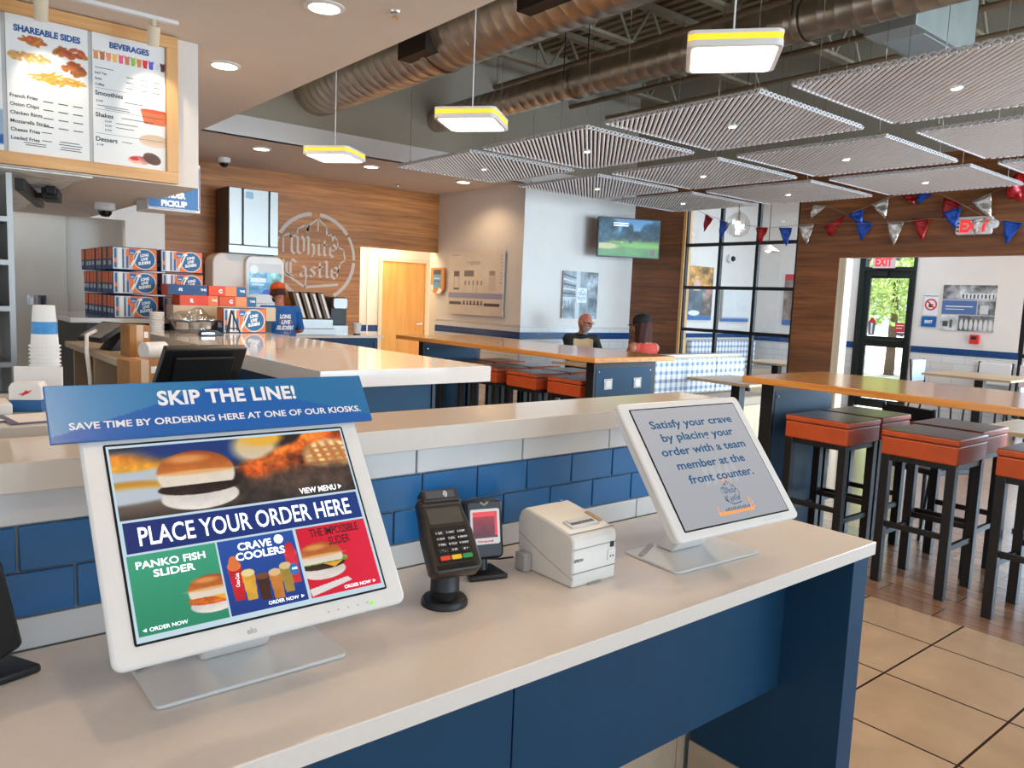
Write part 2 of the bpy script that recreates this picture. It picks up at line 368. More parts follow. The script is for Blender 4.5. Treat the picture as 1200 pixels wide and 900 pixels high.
BL = {'W': (.92, [[(0, 1), (.12, .88), (.12, .15), (.28, 0), (.44, .16)], [(.34, 1), (.44, .88), (.44, .16), (.6, 0), (.78, .18), (.78, .8), (.66, 1)]]),
 'h': (.56, [[(.02, 1), (.12, .92), (.12, 0)], [(.12, .48), (.3, .62), (.42, .5), (.42, .1), (.32, -.12)]]),
 'i': (.32, [[(.04, .58), (.13, .6), (.13, .08), (.22, 0)], [(.08, .8), (.15, .88)]]),
 't': (.38, [[(.13, .86), (.13, .08), (.22, 0), (.3, .06)], [(0, .6), (.28, .6)]]),
 'e': (.56, [[(.1, .34), (.42, .34), (.42, .52), (.26, .68), (.08, .52), (.08, .1), (.26, -.06), (.46, .08)]]),
 'C': (.72, [[(.6, .82), (.36, 1), (.1, .8), (.1, .2), (.36, 0), (.62, .16)], [(.3, .84), (.3, .14)]]),
 'a': (.52, [[(.08, .5), (.2, .62), (.36, .5), (.36, .08), (.46, 0)], [(.36, .36), (.1, .24), (.1, .1), (.2, 0), (.36, .12)]]),
 's': (.46, [[(.36, .54), (.22, .62), (.1, .48), (.34, .2), (.22, 0), (.06, .1)]]),
 'l': (.32, [[(.04, 1), (.13, .92), (.13, .08), (.22, 0)]])}
def blackletter(tx, word, x, y, h, mi=0, nib=(.062, .046), d=0, w=None):
    tot = sum(BL[c][0] for c in word); kx = h if w is None else w/tot
    for c in word:
        adv, st = BL[c]
        for pl in st:
            for (a, b), (e, f) in zip(pl[:-1], pl[1:]):
                P = lambda px, py: (x+px*kx, y+py*h)
                q = [P(a-nib[0], b-nib[1]), P(a+nib[0], b+nib[1]), P(e+nib[0], f+nib[1]), P(e-nib[0], f-nib[1])]
                ar = sum(q[i][0]*q[(i+1) % 4][1]-q[(i+1) % 4][0]*q[i][1] for i in range(4))
                tx.poly(q if ar > 0 else q[::-1], mi, d)
        x += adv*kx
def castle(tx, cx, cy, s, mi=0, d=0, nib=(.062, .046)):
    """small castle outline over two blackletter lines, s = half width"""
    P = lambda pts: [(cx+a*s, cy+b*s) for a, b in pts]
    lw = s*.05
    tx.stroke(P([(-1, .05), (-1, .5), (-.78, .62), (-.78, .5), (-.55, .58), (-.55, .75), (-.28, .9), (-.22, .72), (-.18, .88), (.12, 1.12), (.4, .9), (.42, .62), (.62, .68), (.78, .5), (.8, .3), (1, .22), (1.05, -.1), (.9, -.2)]), lw, mi, d)
    tx.stroke(P([(-.22, .9), (-.22, .7)]), lw*1.6, mi, d); tx.stroke(P([(.12, 1.08), (.12, .75)]), lw, mi, d); tx.stroke(P([(.62, .64), (.62, .5)]), lw*1.4, mi, d)
    tx.stroke(P([(.88, -.25), (.78, -.62)]), lw, mi, d); tx.stroke(P([(-.98, -.2), (-1.02, -.55), (-.3, -1.0), (.8, -.88)]), lw*1.5, mi, d); tx.stroke(P([(-.28, -.95), (-.26, -.72)]), lw, mi, d)
    blackletter(tx, 'White', cx-s*.8, cy+s*.0, s*.55, mi, nib, d, w=s*1.62); blackletter(tx, 'Castle', cx-s*.95, cy-s*.68, s*.52, mi, nib, d, w=s*1.85)
# ------------------------------------------------------------------ picture painter (colours of printed / displayed images)
class Pic:
    def __init__(s, w, h, nx, bg=(255, 255, 255)):
        s.w, s.h, s.nx = w, h, nx; s.ny = max(4, int(nx*h/w)); s.a = np.zeros((s.ny+1, s.nx+1, 3)); s.a[:] = bg
        s.U, s.V = np.meshgrid(np.linspace(0, 1, s.nx+1), np.linspace(0, 1, s.ny+1)); s.asp = w/h
        r = np.random.RandomState(3); s.N = s._n(r, 5)*.5+s._n(r, 11)*.3+s._n(r, 25)*.2
    def _n(s, r, k):
        gx = max(2, int(k*s.asp)); g = r.rand(k+2, gx+2); x = s.U*gx; y = s.V*k; i = x.astype(int); j = y.astype(int); fx = x-i; fy = y-j
        fx = fx*fx*(3-2*fx); fy = fy*fy*(3-2*fy)
        return (g[j, i]*(1-fx)+g[j, i+1]*fx)*(1-fy)+(g[j+1, i]*(1-fx)+g[j+1, i+1]*fx)*fy
    def put(s, mask, col, col2=None, t=None, noise=0):
        c = np.array(col, float)*np.ones_like(s.a)
        if col2 is not None: c = c*(1-t[..., None])+np.array(col2, float)*t[..., None]
        if noise: c = c*(1+noise*(s.N[..., None]-.5)*2)
        m = np.clip(mask, 0, 1)[..., None]; s.a = s.a*(1-m)+c*m; return s
    def ell(s, u, v, ru, rv, col, col2=None, soft=.06, noise=0, top=None, bot=None, rot=0):
        du, dv = (s.U-u)*s.asp, s.V-v; c, q = cos(rot), sin(rot); a = (du*c+dv*q)/(ru*s.asp); b = (-du*q+dv*c)/rv
        d = np.sqrt(a*a+b*b); m = np.clip((1-d)/soft+.5, 0, 1)
        if top is not None: m = m*(s.V < top)
        if bot is not None: m = m*(s.V > bot)
        return s.put(m, col, col2, np.clip((b+1)/2, 0, 1) if col2 is not None else None, noise)
    def rect(s, u0, v0, u1, v1, col, col2=None, noise=0):
        m = ((s.U >= u0) & (s.U <= u1) & (s.V >= v0) & (s.V <= v1)).astype(float)
        return s.put(m, col, col2, np.clip((s.V-v0)/(v1-v0), 0, 1) if col2 is not None else None, noise)
    def poly(s, pts, col, noise=0):
        ins = np.zeros(s.U.shape, bool); n = len(pts)
        for i in range(n):
            (x1, y1), (x2, y2) = pts[i], pts[(i+1) % n]
            if y1 == y2: continue
            c = ((s.V < y1) != (s.V < y2)) & (s.U < (x2-x1)*(s.V-y1)/(y2-y1)+x1); ins ^= c
        return s.put(ins.astype(float), col, noise=noise)
    def mesh(s, name, m, parent, Mx, off=.0006, label=None, cx=0, cy=0):
        nx, ny = s.nx, s.ny; me = bpy.data.meshes.new(name)
        X = (s.U-.5)*s.w+cx; Y = (s.V-.5)*s.h+cy
        vs = [tuple(Mx @ Vector((x, y, off))) for x, y in zip(X.ravel(), Y.ravel())]
        fs = [(j*(nx+1)+i, j*(nx+1)+i+1, (j+1)*(nx+1)+i+1, (j+1)*(nx+1)+i) for j in range(ny) for i in range(nx)]
        me.from_pydata(vs, [], fs); a = np.clip(s.a.reshape(-1, 3)/255, 0, 1)
        L = np.where(a <= .04045, a/12.92, ((a+.055)/1.055)**2.4); L = np.concatenate([L, np.ones((len(L), 1))], 1)
        at = me.color_attributes.new('Col', 'FLOAT_COLOR', 'POINT'); at.data.foreach_set('color', L.ravel())
        me.materials.append(m); o = bpy.data.objects.new(name, me); COL.objects.link(o); o.parent = parent
        if label: o['label'] = label
        return o
    def burger(s, u, v, r, patty=(52, 28, 20), cheese=None, fill=None, lettuce=False):
        """small slider: r = half width in u"""
        k = r*s.asp
        s.ell(u, v-.5*k, r*1.0, .36*k, (240, 232, 222), (206, 196, 190), noise=.1)
        if fill: s.ell(u, v-.26*k, r*1.08, .24*k, fill, (240, 140, 40), noise=.5)
        s.ell(u, v-.24*k, r*1.04, .2*k, patty, (max(0, patty[0]-25), max(0, patty[1]-14), 8), noise=.6)
        if cheese: s.poly([(u-r*1.02, v-.07*k), (u+r*1.05, v-.04*k), (u+r*.9, v-.2*k), (u+r*.5, v-.4*k), (u+r*.1, v-.2*k)], cheese)
        if lettuce:
            for q in range(7): s.ell(u-r+q*r*.33, v-.07*k, r*.22, .12*k, (96, 150, 50), (140, 184, 70), noise=.4)
        s.ell(u, v+.12*k, r*1.0, .62*k, (240, 228, 212), (226, 206, 184), noise=.06, bot=v-.14*k)
        s.ell(u, v+.22*k, r*1.0, .6*k, (226, 152, 76), (170, 74, 22), noise=.16, bot=v+.2*k)
        s.ell(u, v+.2*k, r*.98, .06*k, (232, 176, 110), soft=.9)
        s.ell(u-r*.2, v+.6*k, r*.5, .12*k, (226, 150, 80), soft=.9)
        return s
    def cup(s, u, v, w, h, col, top):
        s.poly([(u-w*.36, v), (u+w*.36, v), (u+w*.5, v+h), (u-w*.5, v+h)], col, noise=.15); s.ell(u, v+h, w*.5, h*.14, top); return s
# ================================================================== THE SETTING
TILEF = brick('floor_tile', (190, 162, 132), (178, 150, 120), (50, 34, 26), .457, .457, .005, .22, 0, 'XY', (3.16, .889, 0), noise=.10, bumpy=.2)
PLANKF = brick('plank_floor', (156, 118, 94), (186, 144, 114), (44, 32, 28), .91, .152, .003, .22, .36, 'YX', (3.97, 0, 0), noise=.22, bumpy=.15, coat=1)
b = MB(); b.mi = 0; b.quad((-4, -4, 0), (3.97, -4, 0), (3.97, 11.6, 0), (-4, 11.6, 0)); b.mi = 1; b.quad((3.97, -4, 0), (12, -4, 0), (12, 11.6, 0), (3.97, 11.6, 0))
struct('floor', b, [TILEF, PLANKF])
b = MB(); b.mi = 0
b.box(-4, -4, 3.0, 2.53, 7.98, 3.2); b.box(-4, 7.98, 3.0, 8.8, 10.1, 3.2)
b.mi = 1; b.box(2.4, -4, 4.75, 8.9, 8.1, 4.9)
for k in range(42): b.box(2.5+k*.15, -4, 4.70, 2.5+k*.15+.07, 7.98, 4.75)
b.mi = 0; b.box(8.9, -4, 3.3, 12.1, 8.1, 3.5); b.box(5.6, 10.02, 2.5, 7.6, 11.2, 2.6)
struct('ceiling', b, [CEILW, DECK])
b = MB(); b.mi = 0; b.box(2.53, 7.97, 3.0, 8.81, 8.05, 3.2); b.mi = 1; b.box(2.4, 7.985, 3.2, 8.81, 8.1, 4.75); b.box(2.43, -4, 3.2, 2.53, 7.985, 4.75); b.mi = 0; b.box(2.45, -4, 3.001, 2.529, 7.975, 3.2)
struct('wall_soffit', b, [WALLW, WALLG])
# walnut clad back wall with opening to the passage
b = MB(); b.box(-4, 10.0, 0, 5.345, 10.06, 3.0); b.box(5.345, 10.0, 2.127, 6.66, 10.06, 3.0)
struct('wall_back', b, PANELX)
b = MB(); b.mi = 0; b.box(5.25, 11.0, 0, 6.24, 11.06, 2.5); b.box(7.1, 11.0, 0, 7.7, 11.06, 2.5); b.box(6.24, 11.0, 2.04, 7.1, 11.06, 2.5); b.box(5.28, 10.06, 0, 5.33, 11, 2.5); b.box(6.66, 10.0, 0, 6.72, 10.2, 2.5)
b.mi = 1; b.box(5.33, 10.985, .87, 6.2, 10.999, .97); b.mi = 2; b.box(5.33, 10.987, 0, 6.2, 10.999, .87); b.mi = 0; b.box(6.0, 10.98, 0, 6.02, 11.0, 2.4)
struct('wall_passage', b, [mat('passage_paint', (236, 224, 200), .7), STRX, WAINX])
b = MB(); b.mi = 0; b.box(6.66, 8.051, 0, 6.76, 10.0, 3.0)
b.mi = 1; b.box(6.645, 7.957, .94, 6.66, 10.0, 1.035); b.mi = 2; b.box(6.648, 7.96, 0, 6.66, 10.0, .94); b.box(6.65, 7.962, 1.035, 6.66, 10.0, 1.12); b.mi = 0; b.box(6.644, 7.955, 1.12, 6.66, 10, 1.135)
struct('wall_poster', b, [WALLW, STRY, WAINW])
b = MB(); b.mi = 0; b.box(6.66, 7.97, 0, 8.81, 8.05, 2.999)
b.mi = 1; b.box(6.645, 7.956, .94, 8.81, 7.97, 1.035); b.mi = 2; b.box(6.65, 7.96, 0, 8.81, 7.97, .94); b.box(6.65, 7.96, 1.035, 8.81, 7.97, 1.12); b.mi = 0; b.box(6.644, 7.955, 1.12, 8.81, 7.97, 1.135)
struct('wall_television', b, [WALLW, STRX, WAINX])
# walnut clad partition with the glazed opening and the cased opening
b = MB(); b.mi = 0
b.box(8.81, 7.03, 0, 8.93, 7.97, 3.2); b.box(8.81, 4.72, 0, 8.93, 5.27, 3.2); b.box(8.81, 5.27, 2.87, 8.93, 7.03, 3.2); b.box(8.81, -4, 2.11, 8.93, 4.72, 3.2)
b.mi = 1; b.box(8.81, -4, 3.2, 8.93, 8.05, 4.75)
struct('wall_partition', b, [PANELY, WALLG])
b = MB(); b.box(8.80, 7.0, 0, 8.95, 7.045, 2.87); struct('trim_1', b, OAKZ)
b = MB(); b.box(8.815, 4.63, 0, 8.97, 4.722, 2.11); struct('trim_2', b, PALEW)
# gridded interior window
b = MB()
for y in (7.0, 6.425, 5.85, 5.275): b.box(8.82, y-.022, 0, 8.87, y+.022, 2.87)
for z in (.02, .57, 1.15, 1.735, 2.32, 2.86): b.box(8.822, 5.27, z-.022, 8.868, 7.0, z+.022)
wn = struct('window_1', b, FRAMEK); b = MB(); b.box(8.842, 5.29, .02, 8.848, 6.99, 2.85); o = b.build('window_pane', CLEAR, wn)
# vestibule: far wall, door wall, side wall
b = MB(); b.mi = 0; b.box(12, 6.06, 0, 12.1, 8.0, 3.3); b.box(12, 3.76, 0, 12.1, 5.2, 3.3); b.box(12, 5.2, 2.75, 12.1, 6.06, 3.3); b.box(12, -4, 2.9, 12.1, 3.76, 3.3); b.box(12, -4, 0, 12.1, 3.76, .12)
b.mi = 1
for y0, y1 in ((6.06, 7.97), (3.76, 5.18)): b.box(11.985, y0, .925, 12, y1, 1.02)
b.mi = 2
for y0, y1 in ((6.06, 7.97), (3.76, 5.18)): b.box(11.99, y0, 0, 12, y1, .925)
struct('wall_vestibule', b, [WALLW, STRY, WAINW])
b = MB(); b.mi = 0; b.box(8.93, 7.97, 0, 12.1, 8.05, 3.3); b.mi = 1; b.box(8.93, 7.957, .94, 11.99, 7.97, 1.035); b.mi = 2; b.box(8.93, 7.962, 0, 11.99, 7.97, .94); b.mi = 0; b.box(8.93, 7.955, 1.12, 11.99, 7.97, 1.135)
struct('wall_side', b, [WALLW, STRX, WAINX])
# storefront glazing beside the vestibule wall
b = MB()
for y in (3.74, 2.2, .7, -.8, -2.3, -3.9): b.box(12.0, y-.03, .12, 12.09, y+.03, 2.9)
for z in (.14, .98, 2.88): b.box(12.002, -3.9, z-.025, 12.088, 3.74, z+.025)
wn = struct('window_2', b, FRAMEK); b = MB(); b.box(12.04, -3.9, .14, 12.048, 3.74, 2.88); b.build('window_pane', CLEAR, wn)
# glazed exit door
b = MB(); b.mi = 0
b.box(11.96, 5.97, 0, 12.09, 6.06, 2.75); b.box(11.96, 5.2, 0, 12.09, 5.24, 2.75); b.box(11.96, 5.24, 2.13, 12.09, 5.97, 2.19); b.box(11.96, 5.24, 2.7, 12.09, 5.97, 2.75)
dr = struct('door_1', b, GREEND)
b = MB(); b.box(11.99, 5.88, .02, 12.03, 5.965, 2.13); b.box(11.99, 5.245, .02, 12.03, 5.3, 2.13); b.box(11.99, 5.3, 2.02, 12.03, 5.88, 2.13); b.box(11.99, 5.3, .97, 12.03, 5.88, 1.13); b.box(11.99, 5.3, .02, 12.03, 5.88, .15)
b.build('door_leaf', GREEND, dr)
b = MB(); b.box(12.005, 5.3, .15, 12.012, 5.88, 2.02); b.box(12.02, 5.24, 2.19, 12.026, 5.97, 2.7); b.build('door_glass', CLEAR, dr)
b = MB(); b.box(11.94, 5.3, 1.03, 11.985, 5.87, 1.075); b.build('push_bar', BLACKM, dr)
b = MB(); b.box(11.93, 5.6, 2.06, 11.985, 5.86, 2.12); b.build('door_closer', BLACKM, dr)
# maple door in the passage
b = MB(); b.box(6.2, 10.96, 0, 6.26, 11.0, 2.06); b.box(7.08, 10.96, 0, 7.14, 11.0, 2.06); b.box(6.2605, 10.96, 2.0, 7.0795, 11.0, 2.06)
dr = struct('door_2', b, mat('door_casing', (224, 206, 172), .5)); b = MB(); b.box(6.26, 10.985, .01, 7.08, 11.02, 2.0); b.build('door_leaf', DOORW, dr)
b = MB(); b.cyl((7.0, 10.985, 1.0), (7.0, 10.93, 1.0), .018); b.box(6.9, 10.925, .99, 7.01, 10.94, 1.01); b.build('door_handle', CHROME, dr)
# kitchen opening: white pillar and header, panelled wall behind
b = MB(); b.box(2.05, 9.0, 0, 2.443, 9.12, 3.0); b.box(-4, 9.0, 2.128, 2.05, 9.12, 3.0); struct('wall_kitchen_front', b, WALLW)
b = MB(); b.box(-4, 9.6, 0, 2.2, 9.66, 3.0); b.box(1.6, 9.585, 0, 1.606, 9.6, 2.9); struct('wall_kitchen', b, GREYW)
# dropped bulkhead above the order counter
b = MB(); b.box(-4, 5.27, 2.101, 1.64, 8.62, 3.0); struct('ceiling_bulkhead', b, mat('bulkhead_paint', (222, 212, 202), .75, noise=.015, nscale=3))
# half wall behind the kiosk counter, with running bond tiles
b = MB(); b.box(-4, 1.423, 0, 2.02, 1.6, 1.137); hw = struct('wall_counter', b, GROUT)
b = MB()
def row(z0, z1, w, x0, mi, xs=-1.2, xe=2.02):
    b.mi = mi; k = math.floor((xs-x0)/w)
    while x0+k*w < xe:
        a, e = max(xs, x0+k*w+.002), min(xe, x0+(k+1)*w-.002)
        if e > a: b.box(a, 1.416, z0+.0015, e, 1.423, z1-.0015)
        k += 1
row(.87, .926, .305, 1.335, 0); row(.926, 1.002, .1525, 1.0015, 1); row(1.002, 1.079, .1525, 1.0728, 1); row(1.079, 1.137, .305, .904, 0)
for q in range(4): row(.6-q*.2, .798-q*.2, .4, 1.5, 2, .2, 1.94)
o = b.build('wall_tile', [WHITETILE, BLUETILE, mat('base_tile', (196, 172, 146), .4, noise=.06)], hw, bevel=.0022)
# roof joists
for i, y in enumerate((7.2, 5.9, 4.6, 3.3, 2.0, .7)):
    b = MB(); b.box(2.55, y-.05, 4.2, 8.8, y+.05, 4.235); b.box(2.55, y-.05, 4.62, 8.8, y+.05, 4.69)
    k = 0; x = 2.7
    while x < 8.6:
        b.cyl((x, y, 4.22), (x+.3, y, 4.65), .018, n=6); b.cyl((x+.3, y, 4.65), (x+.6, y, 4.22), .018, n=6); x += .6
    struct('ceiling_joist', b, mat('joist_paint', (150, 134, 110), .7))
# ================================================================== OUTSIDE
b = MB(); b.quad((12.1, -12, -.03), (60, -12, -.03), (60, 40, -.03), (12.1, 40, -.03)); o = b.build('parking_lot', mat('pale_concrete', (206, 202, 196), .8, noise=.05, nscale=2)); o['kind'] = 'structure'
LEAF = mat('leaf_green', (176, 200, 120), .7, noise=.4, nscale=3); BARK = mat('bark', (96, 78, 60), .9)
def tree(x, y, h, r, label):
    t = thing('tree', label, 'tree', (x, y, -.03), group=None)
    b = MB(); b.cyl((0, 0, 0), (0, 0, h*.55), .12, .07); b.build('trunk', BARK, t)
    b = MB(); rr = random.Random(int(x*10))
    for k in range(5200):
        a = rr.uniform(0, 2*pi); u = rr.uniform(-1, 1); q = rr.random()**.33
        c = Vector((r*q*sqrt(1-u*u)*cos(a), r*q*sqrt(1-u*u)*sin(a), h*.62+h*.36*q*u)); s = .085
        d1 = Vector((rr.gauss(0, 1), rr.gauss(0, 1), rr.gauss(0, 1))).normalized()*s; d2 = d1.orthogonal().normalized()*s*.6
        b.poly3([c-d1, c+d2, c+d1, c-d2])
    b.build('foliage', LEAF, t)
tree(19.5, 8.9, 4.6, 1.9, 'leafy green tree seen through the glazed exit door'); tree(23.5, 12.2, 6.0, 2.5, 'taller green tree further off behind the one outside the exit door')
# ================================================================== KIOSK COUNTER
kc = thing('kiosk_counter', 'long kiosk counter with cream stone top and navy panels below', 'counter', (0, 0, 0))
b = MB(); b.box(-1.3, .915, .835, 2.027, 1.416, .87); b.build('countertop', QUARTZ, kc, bevel=.002)
b = MB(); b.box(1.945, .93, 0, 2.022, 1.4, .8345); b.build('leg_panel', NAVY, kc, bevel=.001)
for x0, x1 in ((-1.3, .15), (.153, .954), (.958, 1.944)):
    b = MB(); b.box(x0, 1.115, .405, x1, 1.135, .834); b.build('apron_panel', NAVY, kc, bevel=.001)
b = MB(); b.box(1.938, 1.14, 0, 1.9445, 1.40, .105); b.build('base_tile', MATS['base_tile'], kc)
# tall white stone ledge on the half wall
b = MB(); b.box(-2.2, 1.393, 1.1375, 2.053, 1.62, 1.187); tag(b.build('bar_ledge', mat('ledge_quartz', (218, 208, 196), .1, noise=.012, nscale=50), bevel=.002), 'cream stone ledge capping the tiled half wall', 'ledge')
SEAMG = mat('grey_clip', (150, 146, 142), .5)
# ------------------------------------------------------------------ kiosk monitors
def monitor(loc, yaw, tilt, base_xy, label, bw=.30, bd=.115):
    t = thing('touch_monitor', label, 'monitor', (base_xy[0], base_xy[1], .8705), yaw, 'white touch monitors on the kiosk counter')
    Rz = Matrix.Rotation(-yaw, 4, 'Z'); rel = Rz @ (Vector(loc)-Vector((base_xy[0], base_xy[1], .8705)))
    Fm = frame(rel, (1, 0, 0), (0, sin(tilt), cos(tilt)))
    b = MB(); b.rrect(-.211, -.168, .211, .167, .014, -.012, 0, 'Z', M=Fm); b.rrect(-.205, -.162, .205, .161, .02, -.03, -.012, 'Z', M=Fm)
    hs = b.build('housing', WHITE, t, bevel=.004)
    b = MB(); b.rrect(-.15, -.12, .15, .11, .02, -.046, -.03, 'Z', M=Fm); b.build('rear_cover', WHITE, t, bevel=.004)
    # foot plate and neck
    b = MB(); b.rrect(-bw/2, -.085, bw/2, .085, .012, 0, .006, 'Z'); b.build('base_plate', mat('silver_white_metal', (220, 218, 215), .3, metal=.1), t, bevel=.0015)
    nb = Fm @ Vector((0, -.08, -.05)); b = MB()
    b.prism([(.02, .006), (.075, .006), (nb.y+.035, nb.z+.04), (nb.y-.0, nb.z-.02)], -.055, .055, 'X'); b.build('neck', WHITE, t, bevel=.005)
    b = MB(); b.rrect(-.05, -.006, .05, .006, .004, 0, .004, 'Z', M=Matrix.Translation((-.1, .06, .006)) @ Matrix.Rotation(.5, 4, 'Z')); b.build('hinge_cover', SEAMG, t)
    return t, Fm
Fz = lambda F, d: F @ Matrix.Translation((0, 0, d))
# --- left monitor
m1, F1 = monitor((.4193, 1.102, 1.1266), 0, .6137, (.432, 1.19), 'white tilted touch monitor showing burgers and the words PLACE YOUR ORDER HERE')
b = MB(); b.rrect(-.183, -.142, .183, .142, .003, 0, .0012, 'Z', M=F1); disp = b.build('display', DARKGLASS, m1)
W1, H1 = .36, .278
p = Pic(W1, H1, 300, (200, 224, 236))
# tiles of the page: hero, banner, three cards
def px(x, y): return x, y
hero = Pic(.354, .108, 330, (40, 30, 26))
hero.put(np.ones_like(hero.U), (58, 44, 36), (30, 22, 20), hero.V, noise=.9)
hero.ell(.07, .62, .2, .3, (200, 208, 216), (170, 186, 206), soft=.5); hero.ell(.06, .78, .17, .13, (236, 170, 50), (214, 120, 30), soft=.4, noise=.3); hero.ell(.05, .42, .16, .1, (238, 186, 60), (190, 130, 40), soft=.5); hero.ell(.05, .3, .2, .12, (190, 200, 210), soft=.6)
hero.ell(.42, 1.0, .13, .42, (22, 62, 130), (14, 40, 100), soft=.5); hero.ell(.3, .95, .2, .2, (16, 52, 120), soft=.6)
hero.ell(.58, .85, .1, .24, (214, 206, 196), (230, 180, 90), soft=.5); hero.ell(.62, .98, .09, .12, (240, 180, 60), soft=.5)
for u, v, a, bb, rot in ((.72, .62, .2, .2, .3), (.84, .84, .17, .18, .7), (.62, .5, .13, .16, -.1), (.93, .92, .12, .2, .4), (.78, .4, .16, .12, .1), (.9, .5, .12, .16, .2)):
    hero.ell(u, v, a, bb, (176, 62, 16), (226, 110, 36), soft=.35, noise=.9, rot=rot)
hero.ell(.92, .62, .13, .25, (230, 176, 110), (246, 214, 160), soft=.25, noise=.5)
for q in range(5): hero.ell(.84+.045*q, .66, .012, .2, (196, 120, 60), soft=.8, rot=.3)
for q in range(4): hero.ell(.92, .5+.08*q, .12, .018, (200, 128, 66), soft=.8)
hero.ell(.8, .18, .32, .3, (46, 40, 38), (92, 70, 56), soft=.5, noise=.5); hero.ell(.2, .1, .26, .12, (60, 50, 44), (120, 104, 92), soft=.5)
hero.burger(.315, .46, .155)
hero.mesh('hero_picture', SCREEN, disp, F1, .002, cx=0, cy=.081)
card = Pic(.35, .044, 40, (18, 46, 120)); card.put(np.ones_like(card.U), (16, 42, 112), (22, 56, 132), card.U); card.mesh('banner_picture', SCREEN, disp, F1, .002, cy=.0015)
p.mesh('page_picture', SCREEN, disp, F1, .0015)
c1 = Pic(.116, .108, 130, (48, 152, 116)); c1.put(np.ones_like(c1.U), (40, 140, 104), (62, 166, 128), c1.V)
c1.burger(.86, .36, .27, fill=(206, 84, 24), cheese=(244, 176, 50), patty=(226, 110, 36)); c1.mesh('fish_slider_picture', SCREEN, disp, F1, .002, cx=-.1185, cy=-.0775)
c2 = Pic(.113, .108, 130, (24, 66, 150)); c2.put(np.ones_like(c2.U), (20, 56, 138), (34, 84, 170), c2.V)
for u, v, w, h, cc, tp in ((.15, .18, .17, .46, (206, 30, 36), (250, 120, 60)), (.9, .26, .17, .42, (214, 48, 60), (240, 60, 70)), (.3, .16, .17, .36, (236, 176, 60), (240, 220, 150)), (.47, .12, .17, .32, (70, 36, 24), (120, 70, 40)), (.64, .1, .17, .36, (206, 130, 50), (230, 190, 140)), (.79, .16, .16, .36, (170, 140, 60), (220, 200, 140))): c2.cup(u, v, w, h, cc, tp)
c2.ell(.9, .72, .06, .12, (236, 50, 60), (200, 30, 40)); c2.ell(.15, .68, .06, .1, (230, 120, 60)); c2.ell(.9, .45, .06, .08, (40, 120, 190)); c2.mesh('coolers_picture', SCREEN, disp, F1, .002, cx=-.0015, cy=-.0775)
c3 = Pic(.116, .108, 130, (226, 20, 54)); c3.put(np.ones_like(c3.U), (216, 16, 48), (232, 28, 62), c3.U)
c3.poly([(.02, .02), (.6, .14), (.55, .2), (.0, .12)], (230, 226, 222)); c3.burger(.26, .5, .3, cheese=(240, 170, 40), lettuce=True, patty=(60, 34, 24)); c3.mesh('plant_slider_picture', SCREEN, disp, F1, .002, cx=.1175, cy=-.0775)
t = TX()
t.add('PLACE YOUR ORDER HERE', 0, .0015, w=.315, h=.026, bold=.012); t.build('banner_lettering', TXTWE, disp, F1, .003); t = TX(); t.add('VIEW MENU', .112, .036, w=.062, h=.0092, bold=.02); t.poly([(.147, .0405), (.147, .0315), (.153, .036)]); t.build('hero_lettering', TXTWE, disp, F1, .003); t = TX()
t.add('PANKO FISH', -.122, -.038, w=.09, h=.0098, bold=.022); t.add('SLIDER', -.12, -.052, w=.054, h=.0098, bold=.022); t.build('fish_slider_lettering', TXTWE, disp, F1, .003); t = TX(); t.add('ORDER NOW', -.139, -.1245, w=.048, h=.005, bold=.015); t.poly([(-.1665, -.122), (-.1715, -.1245), (-.1665, -.127)]); t.build('order_lettering', TXTWE, disp, F1, .003); t = TX()
t.add('CRAVE', -.006, -.036, w=.05, h=.011, bold=.03); t.add('COOLERS', 0, -.0505, w=.073, h=.011, bold=.03); t.disc(.0305, -.034, .007); t.build('coolers_lettering', TXTWE, disp, F1, .003); t = TX(); t.add('ORDER NOW', .018, -.1245, w=.045, h=.005, bold=.015); t.poly([(.0445, -.122), (.0445, -.127), (.0495, -.1245)])
t.build('order_lettering', TXTWE, disp, F1, .003); t = TX()
t.add('Coca-Cola', -.0405, -.083, w=.02, h=.005, bold=.01, rot=1.45); t.build('cup_lettering', TXTWE, disp, F1, .003); t = TX(); t.add('ICEE', .0445, -.082, w=.008, h=.003, bold=.05); t.build('cup_lettering', TXTWE, disp, F1, .003); t = TX()
t.add('ORDER NOW', .136, -.1255, w=.045, h=.005, bold=.015); t.poly([(.162, -.123), (.162, -.128), (.167, -.1255)])
t.build('order_lettering', TXTWE, disp, F1, .003)
t = TX(); t.add('THE IMPOSSIBLE', .121, -.034, w=.082, h=.0125, bold=.01, sp=.9); t.add('SLIDER', .125, -.0505, w=.036, h=.0125, bold=.01)
t.build('dark_screen_lettering', TXTKE, disp, F1, .003)
for k in range(5): t = TX(); t.disc(.08+.016*k, -.156, .0016); t.build('button_dot', mat('pale_grey_ink', (186, 182, 178), .5), m1, F1, .0008)
t = TX(); t.add('elo', -.035, -.1555, w=.014, h=.008, bold=.05)
t.build('maker_mark', mat('pale_grey_ink', (186, 182, 178), .5), m1, F1, .0008)
b = MB(); b.cyl((.152, -.158, 0), (.152, -.158, .002), .003, M=F1); b.build('status_light', mat('green_led', (120, 220, 60), .4, emit=.8), m1)
